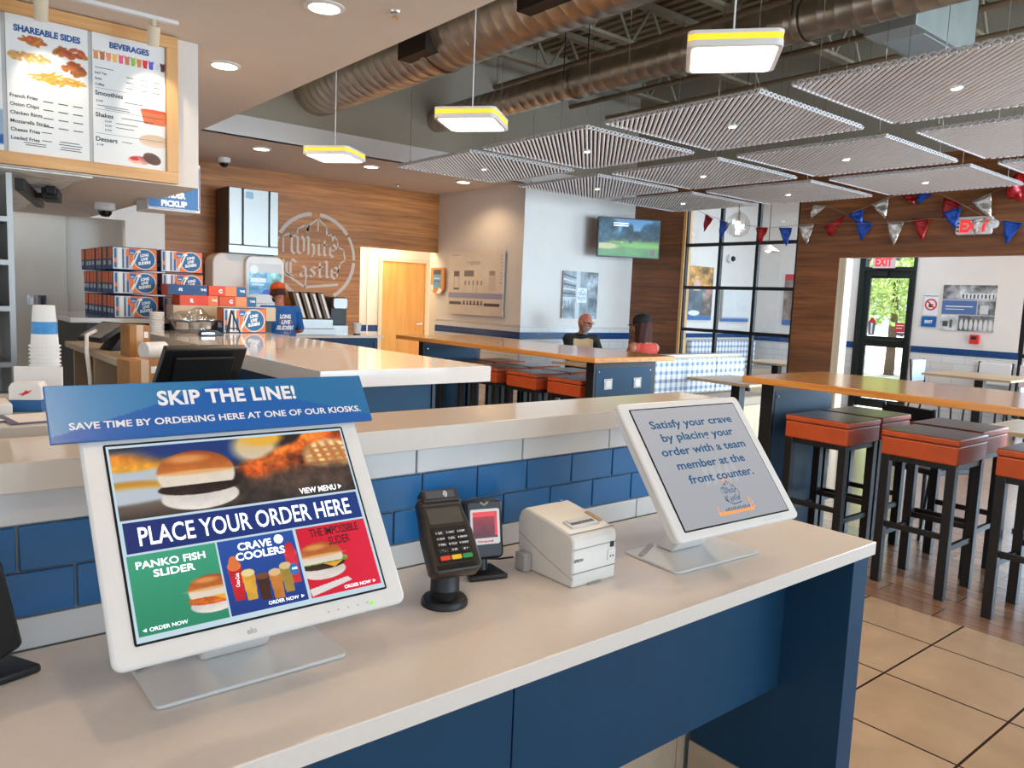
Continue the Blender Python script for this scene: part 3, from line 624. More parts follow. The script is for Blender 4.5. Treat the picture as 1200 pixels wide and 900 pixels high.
# --- header sign clipped to the left monitor
Fs = Fz(F1, .006)
sg = thing('header_sign', 'blue SKIP THE LINE header sign clipped on top of the left kiosk monitor', 'sign', Vector((.432, 1.19, .8705)) + F1.translation, 0)
Fl = frame((0, 0, 0), (1, 0, 0), (0, sin(.6137), cos(.6137))); Fl = Fl @ Matrix.Translation((0, 0, .006))
b = MB(); b.rrect(-.247, .146, .24, .235, .001, 0, .003, 'Z', M=Fl); b.build('board', SIGNB, sg)
pc = Pic(.484, .087, 200, (40, 110, 170)); pc.put(np.ones_like(pc.U), (80, 144, 192), (30, 112, 164), np.clip(pc.U*2, 0, 1)); pc.poly([(0, 0), (1, 0), (1, .12), (.62, .74), (.5, 1), (.38, .74), (.0, .1)], (22, 96, 172)); pc.mesh('sign_print', GLOSSPRINT, sg, Fl, .0035, cx=-.0035, cy=.1905)
t = TX(); t.add('SKIP THE LINE!', .005, .208, w=.215, h=.0235, bold=.035, sp=1.05); t.add('SAVE TIME BY ORDERING HERE AT ONE OF OUR KIOSKS.', 0, .170, w=.445, h=.0105, bold=.022); t.build('lettering', TXTW, sg, Fl, .0045)
for x in (-.1, .1):
    b = MB(); b.rrect(x-.015, .172, x+.015, .2, .003, -.03, 0, 'Z', M=Fl); b.build('clip', CHROME, sg)
# --- right monitor
m2, F2 = monitor((1.476, 1.0595, 1.1155), -.0528, .6687, (1.52, 1.125), 'white tilted touch monitor with grey screen reading Satisfy your crave', bw=.3, bd=.12)
b = MB(); b.rrect(-.183, -.149, .183, .149, .003, 0, .0012, 'Z', M=F2); disp = b.build('display', DARKGLASS, m2)
p = Pic(.36, .292, 60, (178, 180, 186)); p.put(np.ones_like(p.U), (172, 174, 180), (186, 186, 190), p.V)
for k in range(5):
    u = .36+.07*k
    p.poly([(u, .3), (u+.05, .34), (u+.06, .47), (u+.02, .45)], (188, 189, 193))
p.mesh('page_picture', SCREEN, disp, F2, .002)
t = TX()
for s, x, y, w in (('Satisfy your crave', .0, .105, .285), ('by placing your', .0, .071, .25), ('order with a team', .0, .036, .292), ('member at the', .0, .0, .235), ('front counter.', .012, -.036, .225)): t.add(s, x, y, w=w, h=.0195, bold=.02)
t.build('screen_lettering', TXTB, disp, F2, .003); t = TX()
castle(t, .012, -.082, .027, nib=(.06, .045)); t.build('castle_emblem', TXTB, disp, F2, .003); t = TX()
for k in range(14): t.stroke([(-.03+.0062*k, -.1215), (-.03+.0062*k+.002, -.117+.0012*(k % 3))], .0028)
t.build('skyline_marks', TXTB, disp, F2, .003)
t = TX(); t.poly([(-.055, -.13), (.06, -.13), (.075, -.122), (-.06, -.122)]); t.stroke([(-.052, -.122), (-.055, -.108)], .003); t.stroke([(.06, -.122), (.062, -.098)], .003); t.stroke([(.068, -.122), (.069, -.1)], .002); t.stroke([(-.002, -.05), (.014, -.044), (.022, -.06)], .003); t.build('orange_screen_mark', TXTO, disp, F2, .0028)
for k in range(5): t = TX(); t.disc(.085+.014*k, -.158, .0016); t.build('button_dot', MATS['pale_grey_ink'], m2, F2, .0008)
# ------------------------------------------------------------------ card terminal on a pedestal
pt = thing('card_terminal', 'black card payment terminal with keypad on a round pedestal', 'card reader', (.842, 1.205, .8705), radians(-10))
b = MB(); b.lathe([(.046, 0), (.046, .008), (.042, .0135), (.03, .015)], 32); b.build('base', BLACK, pt, smooth=True)
b = MB(); b.lathe([(.0285, .014), (.0285, .03), (.029, .031), (.0285, .032), (.0285, .075)], 28); b.cyl((-.018, .006, .07), (-.018, .006, .12), .008, n=10); b.cyl((.018, .006, .07), (.018, .006, .12), .008, n=10); b.box(-.024, .01, .06, .024, .022, .12); b.build('pole', BLACK, pt, smooth=True)
tl = radians(42); Ft = frame((-.004, -.024, .146), (1, 0, 0), (0, sin(tl), cos(tl))) @ Matrix.Diagonal((1.07, .89, 1, 1))
b = MB()
pr = [(-.040, -.085), (.040, -.085), (.049, -.074), (.0485, .005), (.0425, .05), (.0405, .095), (-.0405, .095), (-.0425, .05), (-.0485, .005), (-.049, -.074)]
b.prism(pr, -.034, 0, 'Z', M=Ft)
bd = b.build('body', mat('terminal_plastic', (44, 35, 28), .38, noise=.08), pt, bevel=.006)
b = MB(); b.rrect(-.033, .026, .033, .064, .002, 0, .0012, 'Z', M=Ft); b.build('screen', mat('idle_screen', (84, 80, 70), .15), bd)
b = MB(); b.rrect(-.036, .078, .036, .108, .004, -.02, .006, 'Z', M=Ft); b.rrect(-.04, .07, .04, .082, .003, -.03, .002, 'Z', M=Ft); prh = b.build('contactless_head', MATS['terminal_plastic'], pt, bevel=.003)
b = MB(); b.rrect(-.029, .085, .029, .103, .002, .006, .0068, 'Z', M=Ft); b.build('label_plate', mat('slate_label', (80, 84, 92), .3), prh)
t = TX(); t.arc(.004, .094, .006, -60, 60, .0016); t.arc(.004, .094, .009, -60, 60, .0016); t.arc(.004, .094, .003, -60, 60, .0016); t.build('contactless_mark', TXTW, prh, Ft, .0072)
b = MB(); b.rrect(-.035, -.062, .035, .019, .003, -.002, .0012, 'Z', M=Ft); kp = b.build('keypad', mat('keypad_black', (10, 10, 11), .4), bd)
tk = TX()
for j in range(6):
    for i in range(3):
        if j == 5:
            b = MB(); x = -.0215+.0215*i; b.rrect(x-.0095, -.058, x+.0095, -.0485, .002, .001, .004, 'Z', M=Ft)
            b.build('key', [mat('red_key', (226, 70, 40), .4), mat('yellow_key', (240, 190, 50), .4), mat('green_key', (46, 150, 80), .4)][i], kp)
        elif j < 4:
            b = MB(); x = -.0215+.0215*i; y = .004-.0135*j; b.rrect(x-.009, y-.0045, x+.009, y+.0045, .0018, .001, .0034, 'Z', M=Ft); b.build('key', mat('key_grey', (44, 43, 42), .4), kp)
            s = ['1 QZ', '2 ABC', '3 DEF', '4 GHI', '5 JKL', '6 MNO', '7 PRS', '8 TUV', '9 WXY', '* ,', '0 SP', '# +'][j*3+i]
            tk.add(s, x, y, h=.0042, bold=.03)
tk.build('key_lettering', TXTW, kp, Ft, .0040)
b = MB(); b.rrect(-.04, -.078, .034, -.067, .002, -.004, .0012, 'Z', M=Ft); b.rrect(-.03, -.0725, .026, -.0715, .0004, .001, .002, 'Z', M=Ft); b.build('card_slot', mat('slot_black', (8, 8, 8), .3), bd)
# ------------------------------------------------------------------ desk scanners
def scanner(loc, rz, label):
    t = thing('barcode_scanner', label, 'scanner', loc, rz, 'black desk scanners on the kiosk counter')
    b = MB(); b.prism([(-.045, -.042), (.045, -.042), (.034, .034), (-.03, .034)], 0, .012); b.build('base', BLACK, t, bevel=.004)
    b = MB(); b.cyl((0, 0, .01), (0, .008, .045), .013, n=14); b.ball((0, .008, .045), .017, n=2); b.build('neck', BLACK, t, smooth=True)
    tl = radians(12); F = frame((0, -.008, .105), (1, 0, 0), (0, sin(tl), cos(tl)))
    b = MB(); b.rrect(-.043, -.066, .043, .062, .012, -.046, 0, 'Z', M=F); hd = b.build('head', BLACK, t, bevel=.006)
    b = MB(); b.rrect(-.034, -.034, .034, .042, .005, 0, .003, 'Z', M=F); bz = b.build('window_bezel', WHITE, hd, bevel=.001)
    q = Pic(.056, .056, 40, (110, 20, 34)); q.put(np.ones_like(q.U), (90, 18, 34), (170, 24, 44), q.V, noise=.2); q.rect(0, .82, 1, 1, (240, 60, 60)); q.rect(.9, .1, 1, 1, (230, 50, 60)); q.mesh('scan_window', mat('x', (0, 0, 0)) if 0 else SCREEN, bz, F, .0036, cy=.008)
    tx = TX(); tx.add('Honeywell', 0, -.027, w=.036, h=.0042, bold=.03); tx.build('maker_mark', REDP, bz, F, .0034)
    tx = TX(); tx.stroke([(-.008, .056), (0, .05), (.008, .056)], .004); tx.build('front_mark', mat('grey_mark', (150, 146, 140), .5), hd, F, .0008)
    b = MB(); pts = [(.0, .035, .03), (.03, .06, .012), (.07, .068, .005), (.105, .07, .005)]; b.tube(pts, .0022); b.build('cable', BLACK, t, smooth=True)
    return t
scanner((1.0, 1.292, .8705), radians(-16), 'black barcode scanner with red window standing beside the receipt printer')
sl_ = scanner((.108, 1.345, .8705), radians(118), 'black scanner turned away at the left end of the kiosk counter'); sl_.scale = (1.15, 1.15, 1.2)
# ------------------------------------------------------------------ receipt printer
rp = thing('receipt_printer', 'white receipt printer between the two kiosk monitors', 'printer', (1.17, 1.205, .8705), radians(.5))
prof = [(-.087, 0), (.082, 0), (.088, .028), (.094, .088), (.094, .11), (.086, .128), (.07, .139), (.0, .128), (-.07, .114), (-.08, .108), (-.086, .098)]
b = MB(); b.prism(prof, -.066, .066, 'X'); b.build('housing', WHITE2, rp, bevel=.005)
SEAM = mat('seam_grey', (150, 142, 134), .6)
b = MB(); b.prism([(-.086, .0195), (-.086, .0185), (.0, .0445), (.09, .0785), (.09, .08), (.0, .046)], -.0664, .0664, 'X'); b.build('side_seam', SEAM, rp)
b = MB(); b.box(-.0665, -.0745, .112, .0665, -.0735, .1145); b.box(-.066, -.0872, .082, .066, -.086, .0835); b.box(-.066, -.0882, .03, .066, -.0865, .032); b.build('lid_seam', SEAM, rp)
Fp = frame((0, -.035, .1215), (1, 0, 0), (0, cos(.195), sin(.195)))
b = MB(); b.rrect(-.042, -.022, .042, .012, .004, -.004, .0035, 'Z', M=Fp); sl = b.build('paper_exit', mat('exit_plastic', (206, 206, 208), .4), rp, bevel=.001)
b = MB(); b.rrect(-.034, -.012, .034, .0, .002, .003, .0042, 'Z', M=Fp); b.build('paper_slot', mat('slot_dark', (60, 52, 50), .5), sl)
b = MB(); b.rrect(-.036, -.004, .03, .008, .002, .004, .006, 'Z', M=Fp); b.build('paper', mat('slip_grey', (198, 200, 206), .5), sl)
b = MB(); b.rrect(.048, -.012, .06, .034, .001, 0, .0022, 'Z', M=Fp); b.build('warning_label', mat('tan_label', (178, 146, 112), .6), rp)
b = MB(); b.rrect(.03, .098, .042, .104, .001, 0, .0022, 'Z', M=Fp); b.build('blue_tab', SIGNB, rp)
Fr = frame((0, -.0869, .055), (1, 0, 0), (0, 0, 1))
b = MB(); b.rrect(.038, -.012, .062, .012, .002, -.002, .0022, 'Z', M=Fr); pnl = b.build('button_panel', WHITE, rp, bevel=.0006)
b = MB(); b.rrect(.046, .017, .056, .029, .001, -.002, .0018, 'Z', M=Fr); b.build('power_switch', BLACK, rp)
t = TX(); t.disc(.046, -.003, .0022); t.disc(.054, -.003, .0022); t.build('led', TXTK, pnl, Fr, .0026)
t = TX(); t.add('EPSON', -.05, .004, w=.026, h=.006, bold=.05); t.build('maker_mark', mat('grey_ink', (110, 108, 106), .5), rp, Fr, .0012)
b = MB(); b.rrect(-.02, -.055, .02, -.05, .002, -.004, .0022, 'Z', M=Fr); b.build('foot', SEAM, rp)
b = MB(); b.box(-.088, .04, 0, -.067, .075, .042); b.build('power_plug_cover', mat('pale_grey_plastic', (170, 168, 164), .5), rp, bevel=.004)
# ================================================================== ISLAND COUNTER AND BAR TABLES
ic = thing('island_counter', 'white stone topped island counter on a navy base behind the kiosks', 'counter', (0, 0, 0))
b = MB(); b.box(1.59, 3.345, 1.014, 2.60, 6.68, 1.10); b.build('countertop', QUARTZW, ic, bevel=.003)
b = MB(); b.box(1.66, 3.41, .1, 2.255, 6.6, 1.0135); b.build('cabinet_body', NAVY, ic, bevel=.002)
b = MB(); b.box(1.70, 3.46, 0, 2.2, 6.55, .1); b.build('toe_kick', BLACKM, ic)
b = MB(); b.box(2.2555, 3.40, 0, 2.275, 6.6, 1.0135); b.build('edge_panel', BLACKM, ic)
def bar_table(y0, y1, pan, label, outlets):
    t = thing('bar_table', label, 'table', (4.585, (y0+y1)/2, 0), 0, 'long butcher block bar tables')
    c = (y0+y1)/2; b = MB(); b.box(-.465, y0-c, 1.02, .465, y1-c, 1.06); b.build('tabletop', TABLEW, t, bevel=.004)
    for k, y in enumerate(pan):
        b = MB(); b.box(-.36, y-c-.042, 0, .36, y-c+.042, 1.019); lp = b.build('leg_panel', BLACKM, t, bevel=.002)
        for sg in (-1, 1):
            b = MB(); b.box(-.335, (y-c)+sg*.0425-.002, .03, .315, (y-c)+sg*.0425+.002, .97); b.build('inset_panel', NAVY, lp)
        for x, z in ((-.305, .94), (.29, .94)):
            b = MB(); b.cyl((x, y-c-.0445, z), (x, y-c-.0475, z), .006, n=10); b.build('screw_head', CHROME, lp)
        if k == 0 and outlets:
            for x in (-.2, .14):
                b = MB(); b.box(x-.045, y-c-.049, .8, x+.045, y-c-.0446, .885); pl = b.build('outlet_plate', CHROME, lp, bevel=.001)
                b = MB(); b.rrect(x-.027, .812, x+.027, .872, .012, y-c-.052, y-c-.049, 'Y'); b.build('outlet_cover', mat('outlet_white', (236, 232, 226), .4), pl)
    return t
bar_table(4.045, 6.92, (4.195, 6.6), 'far long wooden bar table with wall outlets in its navy end panel', True)
bar_table(-.9, 2.77, (.6, 2.655), 'near long wooden bar table beside the orange stools on the right', False)
def make_stool(label):
    t = thing('bar_stool', label, 'stool', (0, 0, 0), 0, 'orange leather bar stools')
    b = MB(); b.rrect(-.195, -.195, .195, .195, .012, .715, .8125, 'Z'); st = b.build('seat', LEATH, t, bevel=.007)
    b = MB(); b.rrect(-.198, -.198, .198, .198, .014, .815, .85, 'Z'); b.build('seat_cushion', LEATHT, t, bevel=.008, label=None) if 0 else None
    cu = b.build('seat_cushion', [LEATHT, LEATH], t, bevel=.008)
    for f in cu.data.polygons:
        if abs(f.normal.z) < .5: f.material_index = 1
    b = MB(); b.rrect(-.192, -.192, .192, .192, .012, .812, .8155, 'Z'); b.build('piping', mat('piping_dark', (70, 26, 14), .6), t)
    b = MB()
    for a in (-1, 1): b.box(-.185, a*.17-.014, .685, .185, a*.17+.014, .7145); b.box(a*.17-.014, -.17, .685, a*.17+.014, .17, .7145)
    b.build('apron', BLACKM, t)
    for x in (-1, 1):
        for y in (-1, 1):
            b = MB(); b.cbox((x*.168, y*.168, .357), (.046, .046, .714)); lg = b.build('leg', BLACKM, t, bevel=.003)
    for a, z in ((-1, .27), (1, .27)):
        b = MB(); b.cbox((0, a*.17, z), (.302, .022, .03)); b.build('stretcher', BLACKM, t, bevel=.002)
        b = MB(); b.cbox((a*.17, 0, z+.06), (.022, .302, .03)); b.build('stretcher', BLACKM, t, bevel=.002)
    return t
st0 = make_stool('orange leather bar stool tucked under the near bar table, closest to its leg panel')
st0.location = (4.41, 2.315, 0)
SP = [(4.41, 1.735, 'orange leather bar stool at the middle of the near bar table, on the kiosk side'), (4.36, 1.155, 'orange leather bar stool cut off by the right picture edge, kiosk side'),
 (4.845, 2.33, 'far side stool with blue-lit top behind the one closest to the near leg panel'), (4.86, 1.785, 'far side stool standing behind the middle stool of the near bar table'), (4.85, 1.2, 'far side stool behind the one at the right picture edge'),
 (4.46, 4.53, 'orange bar stool next to the outlet panel of the far bar table'), (4.46, 5.07, 'second orange bar stool from the outlet panel at the far bar table'), (4.46, 5.61, 'third orange bar stool from the outlet panel, just past the island corner'), (4.46, 6.15, 'fourth orange bar stool from the outlet panel, at the far end'),
 (4.89, 4.55, 'far side stool opposite the one beside the outlet panel'), (4.89, 5.1, 'far side stool opposite the second one from the outlet panel'), (4.89, 5.64, 'far side stool opposite the third one from the outlet panel'), (4.89, 6.17, 'far side stool opposite the fourth one at the far end')]
for x, y, lb in SP: dup(st0, (x, y, 0), 0, lb)
# ================================================================== CEILING: ducts, lights, baffles
def duct(x, z, r, y0, y1, label):
    t = thing('spiral_duct', label, 'duct', (x, y0, z), 0, 'round spiral ducts under the roof')
    b = MB(); n = 40; rings = []; L = y1-y0; k = 0; y = 0
    prof = []
    while y < L:
        prof += [(r, y), (r+.003, y+.008), (r, y+.016)]; y += .13
    prof.append((r, L))
    b.lathe(prof, n, M=Matrix.Rotation(-pi/2, 4, 'X')); b.build('pipe', GALV, t, smooth=True)
    for yy in (L*.25, L*.5, L*.75):
        b = MB(); b.lathe([(r+.008, -.03), (r+.014, -.02), (r+.014, .02), (r+.008, .03)], n, cap=False, M=Matrix.Translation((0, yy, 0)) @ Matrix.Rotation(-pi/2, 4, 'X')); b.build('joint_band', GALV, t, smooth=True)
        for sg in (-1, 1):
            b = MB(); b.cyl((sg*(r+.012), yy, 0), (sg*(r+.012), yy, 4.7-z), .005, n=6); b.build('hanger_rod', BLACKM, t)
    return t
d1 = duct(3.72, 3.62, .285, -1.5, 7.98, 'large round spiral duct alongside the dropped ceiling edge')
b = MB(); b.cbox((-.235, 5.55, -.14), (.14, .42, .16), None); b.build('side_grille', mat('grille_dark', (48, 36, 28), .6), d1)
b = MB(); b.cbox((-.235, 7.1, -.14), (.14, .42, .16), None); b.build('side_grille', MATS['grille_dark'], d1)
duct(5.25, 3.55, .14, -1.5, 7.98, 'thinner round spiral duct running above the middle of the dining room')
bx = thing('air_supply_box', 'square galvanised air box hanging above the white baffles', 'duct', (6.5, 3.0, 3.62))
b = MB(); b.box(-.45, -.2, 0, .62, .2, 1.08); b.build('casing', GALVB, bx, bevel=.004)
b = MB(); b.box(-.22, -.16, -.006, .3, .16, 0); b.build('outlet_opening', mat('pale_metal', (200, 206, 206), .4, metal=.6), bx)
for i, (x, z) in enumerate(((4.6, 4.1), (4.75, 4.13), (6.1, 4.1), (6.8, 4.05), (7.4, 4.1), (8.1, 4.08))):
    b = MB(); b.cyl((0, 0, 0), (0, 9.48, 0), .022 if i % 2 else .03, n=10); o = b.build('ceiling_pipe', mat('pipe_brown', (126, 100, 74), .5), smooth=True, loc=(x, -1.5, z))
    tag(o, ['brown pipe right beside the large duct', 'thin brown pipe next to the one beside the large duct', 'brown pipe past the thinner duct', 'thin brown pipe above the middle baffles', 'brown pipe above the far baffles', 'thin brown pipe close to the walnut partition'][i], 'pipe', 'pipes under the roof deck')
# recessed downlights in the dropped ceiling
def downlight(x, y, label, z=3.0, power=34, r=.085):
    t = thing('recessed_downlight', label, 'light', (x, y, z), 0, 'round recessed downlights')
    b = MB(); b.lathe([(r, 0), (r+.025, 0), (r+.025, -.006), (r, -.012)], 28, cap=False); b.lathe([(r+.025, -.0002), (.0, -.0002)], 28, cap=False); b.build('trim_ring', WHITE, t, smooth=True)
    b = MB(); b.lathe([(.002, -.011), (r*.99, -.011)], 28, cap=False); b.build('lens', LIT, t)
    lamp('downlight_lamp', 'SPOT', (0, 0, -.03), power, WARM, .06, target=(0, 0, -1), spot=2.5, parent=t)
for x, y, lb in ((1.92, 5.6, 'round ceiling downlight right of the menu board'), (1.93, 4.07, 'round ceiling downlight nearest the camera, at the top edge'), (3.32, 8.51, 'left downlight of the row above the walnut back wall'), (4.69, 8.55, 'middle downlight of the row above the walnut back wall'), (6.11, 8.61, 'right downlight of the row, above the poster wall')): downlight(x, y, lb)
for x, y in ((1.93, 2.5), (1.93, .9), (.3, 2.4), (.3, .2)):
    downlight(x, y, 'round ceiling downlight above the kiosks, out of the picture', power=26)
lamp('kitchen_light', 'AREA', (.8, 9.3, 2.9), 14, (1, .95, .88), .8, target=(.8, 9.3, 0)); lamp('passage_light', 'AREA', (6.2, 10.5, 2.45), 16, (1, .84, .62), .5, target=(6.2, 10.5, 0))
lamp('prep_light', 'AREA', (.6, 8.75, 2.9), 12, (1, .9, .78), .5, target=(1.2, 7, 1))
# square amber banded pendants
def pendant(x, y, label, hang):
    t = thing('pendant_light', label, 'light', (x, y, 2.5), radians(39), 'square pendant lights with an amber band')
    s = .185
    b = MB(); b.rrect(-s, -s, s, s, .035, .041, .056, 'Z'); b.build('housing_top', WHITE, t, bevel=.003)
    b = MB(); b.rrect(-s+.002, -s+.002, s-.002, s-.002, .034, .018, .0408, 'Z'); b.build('amber_band', LITY, t)
    b = MB(); b.rrect(-s, -s, s, s, .035, -.008, .0178, 'Z'); b.build('housing_rim', WHITE, t, bevel=.003)
    b = MB(); b.rrect(-s+.02, -s+.02, s-.02, s-.02, .03, -.011, -.008, 'Z'); b.build('diffuser', LITP, t)
    b = MB(); b.cyl((0, 0, .056), (0, 0, hang-2.5), .004, n=8); b.build('cord', WHITE, t)
    lamp('pendant_lamp', 'AREA', (0, 0, -.02), 16, (1, .84, .64), .3, target=(0, 0, -1), parent=t)
pendant(2.77, 5.62, 'square amber-banded pendant light furthest away, above the island end', 4.7)
pendant(2.78, 3.85, 'square amber-banded pendant light in the middle of the row', 4.7)
pendant(2.78, 2.03, 'square amber-banded pendant light nearest the camera', 4.7)
# tubular baffles
def clip_tube(b, p, d, half, r, n=7):
    """hollow tube through p along d (45 deg) cut off flush by the square"""
    pts0, pts1 = [], []
    q = Vector((-d.y, d.x, 0))
    for k in range(n):
        a = 2*pi*k/n; o = p + q*(r*cos(a)); zz = r*sin(a)
        t0 = -1e9; t1 = 1e9
        for c, dd in ((o.x, d.x), (o.y, d.y)):
            a0, a1 = (-half-c)/dd, (half-c)/dd; t0 = max(t0, min(a0, a1)); t1 = min(t1, max(a0, a1))
        if t1-t0 < .004: return
        pts0.append(b.bm.verts.new((o.x+d.x*t0, o.y+d.y*t0, zz))); pts1.append(b.bm.verts.new((o.x+d.x*t1, o.y+d.y*t1, zz)))
    for k in range(n): b.bm.faces.new((pts0[k], pts0[(k+1) % n], pts1[(k+1) % n], pts1[k]))
def make_cloud(label):
    t = thing('ceiling_baffle', label, 'baffle', (0, 0, 2.735), 0, 'hanging white tube baffles')
    S = .623; b = MB(); d = Vector((1, 1, 0)).normalized(); q = Vector((-1, 1, 0)).normalized(); pit = .033; k = -27
    while k <= 27:
        clip_tube(b, q*(k*pit), d, S, .0098); k += 1
    b.build('tube_core', CLOUDM, t, smooth=True)
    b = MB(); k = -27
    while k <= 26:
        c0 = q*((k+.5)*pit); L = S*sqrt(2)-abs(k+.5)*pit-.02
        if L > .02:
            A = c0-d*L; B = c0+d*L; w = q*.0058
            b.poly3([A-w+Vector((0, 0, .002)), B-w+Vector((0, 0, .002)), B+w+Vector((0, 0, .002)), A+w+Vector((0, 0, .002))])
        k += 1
    b.build('dark_seam', mat('dark_core', (52, 46, 46), .9), t)  # dark strips stand in for the shade in the grooves between tubes
    b = MB(); st = pit*sqrt(2); nn = int(S*2/st)
    for ax in (0, 1):
        for sg in (-1, 1):
            for q_ in range(nn):
                u0 = -S + st*(q_+.5); ro, ri = [], []
                for h in range(6):
                    a = 2*pi*h/6; co, zz = cos(a), sin(a)
                    for L_, ra, rz_, e in ((ro, st*.56, .0165, 0), (ri, st*.33, .0095, 0)):
                        for dd in (0, .012):
                            w_ = sg*(S+.001-dd); P = (w_, u0+ra*co, rz_*zz) if ax == 0 else (u0+ra*co, w_, rz_*zz); L_.append(b.bm.verts.new(P))
                for h in range(6):
                    g = (h+1) % 6
                    for A, B in ((ro, ri),):
                        b.bm.faces.new((A[2*h], A[2*g], B[2*g], B[2*h])); b.bm.faces.new((A[2*h+1], B[2*h+1], B[2*g+1], A[2*g+1]))
                        b.bm.faces.new((A[2*h], A[2*h+1], A[2*g+1], A[2*g])); b.bm.faces.new((B[2*h], B[2*g], B[2*g+1], B[2*h+1]))
    b.build('rim_lattice', mat('lattice_grey', (206, 200, 198), .6), t)
    b = MB(); b.box(-S, -.012, .012, S, .012, .018); b.box(-.012, -S, .0125, .012, S, .0185); b.build('cross_bar', GALVB, t)
    b = MB(); b.lathe([(.001, -.017), (.03, -.017), (.036, -.012), (.036, .02)], 16, cap=False); sl = b.build('spotlight', WHITE, t)
    b = MB(); b.lathe([(.0005, -.0175), (.024, -.0175)], 16, cap=False); b.build('lens', SPOTM, sl)
    for x in (-1, 1):
        for y in (-1, 1):
            b = MB(); b.cyl((x*.52, y*.52, .0), (x*.52, y*.52, 1.9), .0022, n=5); w = b.build('hanging_wire', CHROME, t)
            b = MB(); b.cyl((x*.52, y*.52, .0), (x*.52, y*.52, .05), .007, n=6); b.build('wire_clip', mat('copper_clip', (170, 110, 70), .4, metal=.6), w)
    return t
cx = [4.645, 6.22, 7.72]; cy = [6.21, 4.78, 3.35, 1.90]
PO = [('first', 'beside the dropped ceiling'), ('second', 'in the middle line'), ('third', 'along the walnut partition')]
cl0 = None
names = {(0, 0): 'hanging white tube baffle nearest the poster wall, beside the dropped ceiling corner', (0, 1): 'hanging white tube baffle right behind the middle pendant light, warm lit', (0, 2): 'large hanging white tube baffle below the nearest pendant light', (0, 3): 'largest hanging white tube baffle, under the galvanised air box, cut by the right edge',
 (1, 0): 'hanging white tube baffle above the television wall poster', (1, 1): 'hanging white tube baffle left of the middle, in front of the television', (1, 2): 'hanging white tube baffle at the centre of the group', (1, 3): 'hanging white tube baffle cut by the right edge, below the largest one',
 (2, 0): 'furthest hanging white tube baffle, just above the television', (2, 1): 'hanging white tube baffle above the gridded window', (2, 2): 'hanging white tube baffle above the bunting and the cased opening', (2, 3): 'small sliver of a hanging baffle at the right edge above the bunting'}
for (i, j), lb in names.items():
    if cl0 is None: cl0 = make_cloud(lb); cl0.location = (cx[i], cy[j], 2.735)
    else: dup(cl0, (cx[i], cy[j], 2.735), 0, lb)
# ================================================================== LEFT: menu board, signs, ceiling fittings
mbd = thing('menu_board', 'oak framed menu board headed SHAREABLE SIDES and BEVERAGES on the white bulkhead', 'menu', (0, 5.268, 0))
b = MB(); b.box(-.62, -.05, 2.925, 1.503, 0, 2.995); b.box(-.62, -.05, 2.108, 1.503, 0, 2.178); b.build('frame_rail', OAK, mbd, bevel=.003)
b = MB(); b.box(1.435, -.0495, 2.178, 1.503, -.0005, 2.925); b.build('frame_stile', OAKZ, mbd, bevel=.002)
b = MB(); b.box(-.62, -.02, 2.178, 1.435, -.001, 2.925); b.build('backing', mat('grey_backing', (190, 188, 184), .5), mbd)
INK = TXTK
def menu_panel(cx, title, pic, name, lines):
    w, h = .405, .745; cz = 2.5525; Fm = frame((cx, -.0205, cz), (1, 0, 0), (0, 0, 1))
    b = MB(); b.rrect(-w/2, -h/2, w/2, h/2, .004, 0, .006, 'Z', M=Fm); pn = b.build('menu_panel', PAPER, mbd)
    pic.mesh(name, CARD, pn, Fm, .0068)
    if not title: return pn
    t = TX(); t.add(title, *lines['title'], bold=.05); t.build('heading', TXTBL, pn, Fm, .0078)
    t = TX()
    for l in lines['txt']: t.add(l[0], l[1], l[2], h=l[3], align='L', bold=.02)
    for x, y, L, g in lines['rule']: t.poly([(x, y), (x+L, y), (x+L, y+g), (x, y+g)])
    t.build('menu_lettering', INK, pn, Fm, .0078)
    return pn
pc = Pic(.405, .745, 130, (236, 234, 230))
def fries(p, u, v, ru, rv, c1, c2, n, seed, L=.1, w=.02):
    r = random.Random(seed)
    for k in range(n):
        a = r.uniform(0, 2*pi); q = sqrt(r.random()); x = u+ru*q*cos(a); y = v+rv*q*sin(a)
        cc = [c1[i]+(c2[i]-c1[i])*r.random() for i in range(3)]; p.ell(x, y, L*r.uniform(.6, 1.1), w*r.uniform(.7, 1.2), cc, [max(0, g-46) for g in cc], soft=.25, rot=r.uniform(-.8, .8))
fries(pc, .3, .83, .14, .025, (206, 112, 56), (226, 150, 86), 22, 1, .07, .012); fries(pc, .78, .8, .16, .03, (216, 146, 76), (196, 100, 48), 14, 2, .08, .02)
fries(pc, .26, .71, .24, .03, (240, 206, 130), (226, 160, 84), 40, 3, .05, .012); fries(pc, .8, .68, .15, .04, (206, 130, 66), (180, 92, 44), 16, 4, .07, .02)
fries(pc, .6, .58, .3, .03, (242, 196, 96), (236, 170, 70), 46, 5, .09, .009)
R1 = [(.0, .055-.082*k, .1+.02*(k % 2), .004) for k in range(6)]
tx = []
for k, s in enumerate(('French Fries', 'Onion Chips', 'Chicken Rings', 'Mozzarella Sticks', 'Cheese Fries', 'Loaded Fries')): tx.append((s, -.19, -.062-.046*k, .019))
rl = []
for k in range(4):
    for x in (-.03, .045, .12): rl.append((x, -.07-.046*k-.004, .05, .005))
for x, y, L in ((-.04, -.246, .05), (-.04, -.292, .05), (-.13, -.315, .11), (-.12, -.326, .1), (.05, -.285, .1), (.045, -.3, .12), (.055, -.315, .1), (.05, -.328, .11)): rl.append((x, y, L, .004))
menu_panel(.803, 'SHAREABLE SIDES', pc, 'sides_picture', {'title': (.0, .305, .33, .034), 'txt': tx, 'rule': rl})
pc = Pic(.405, .745, 130, (236, 234, 230))
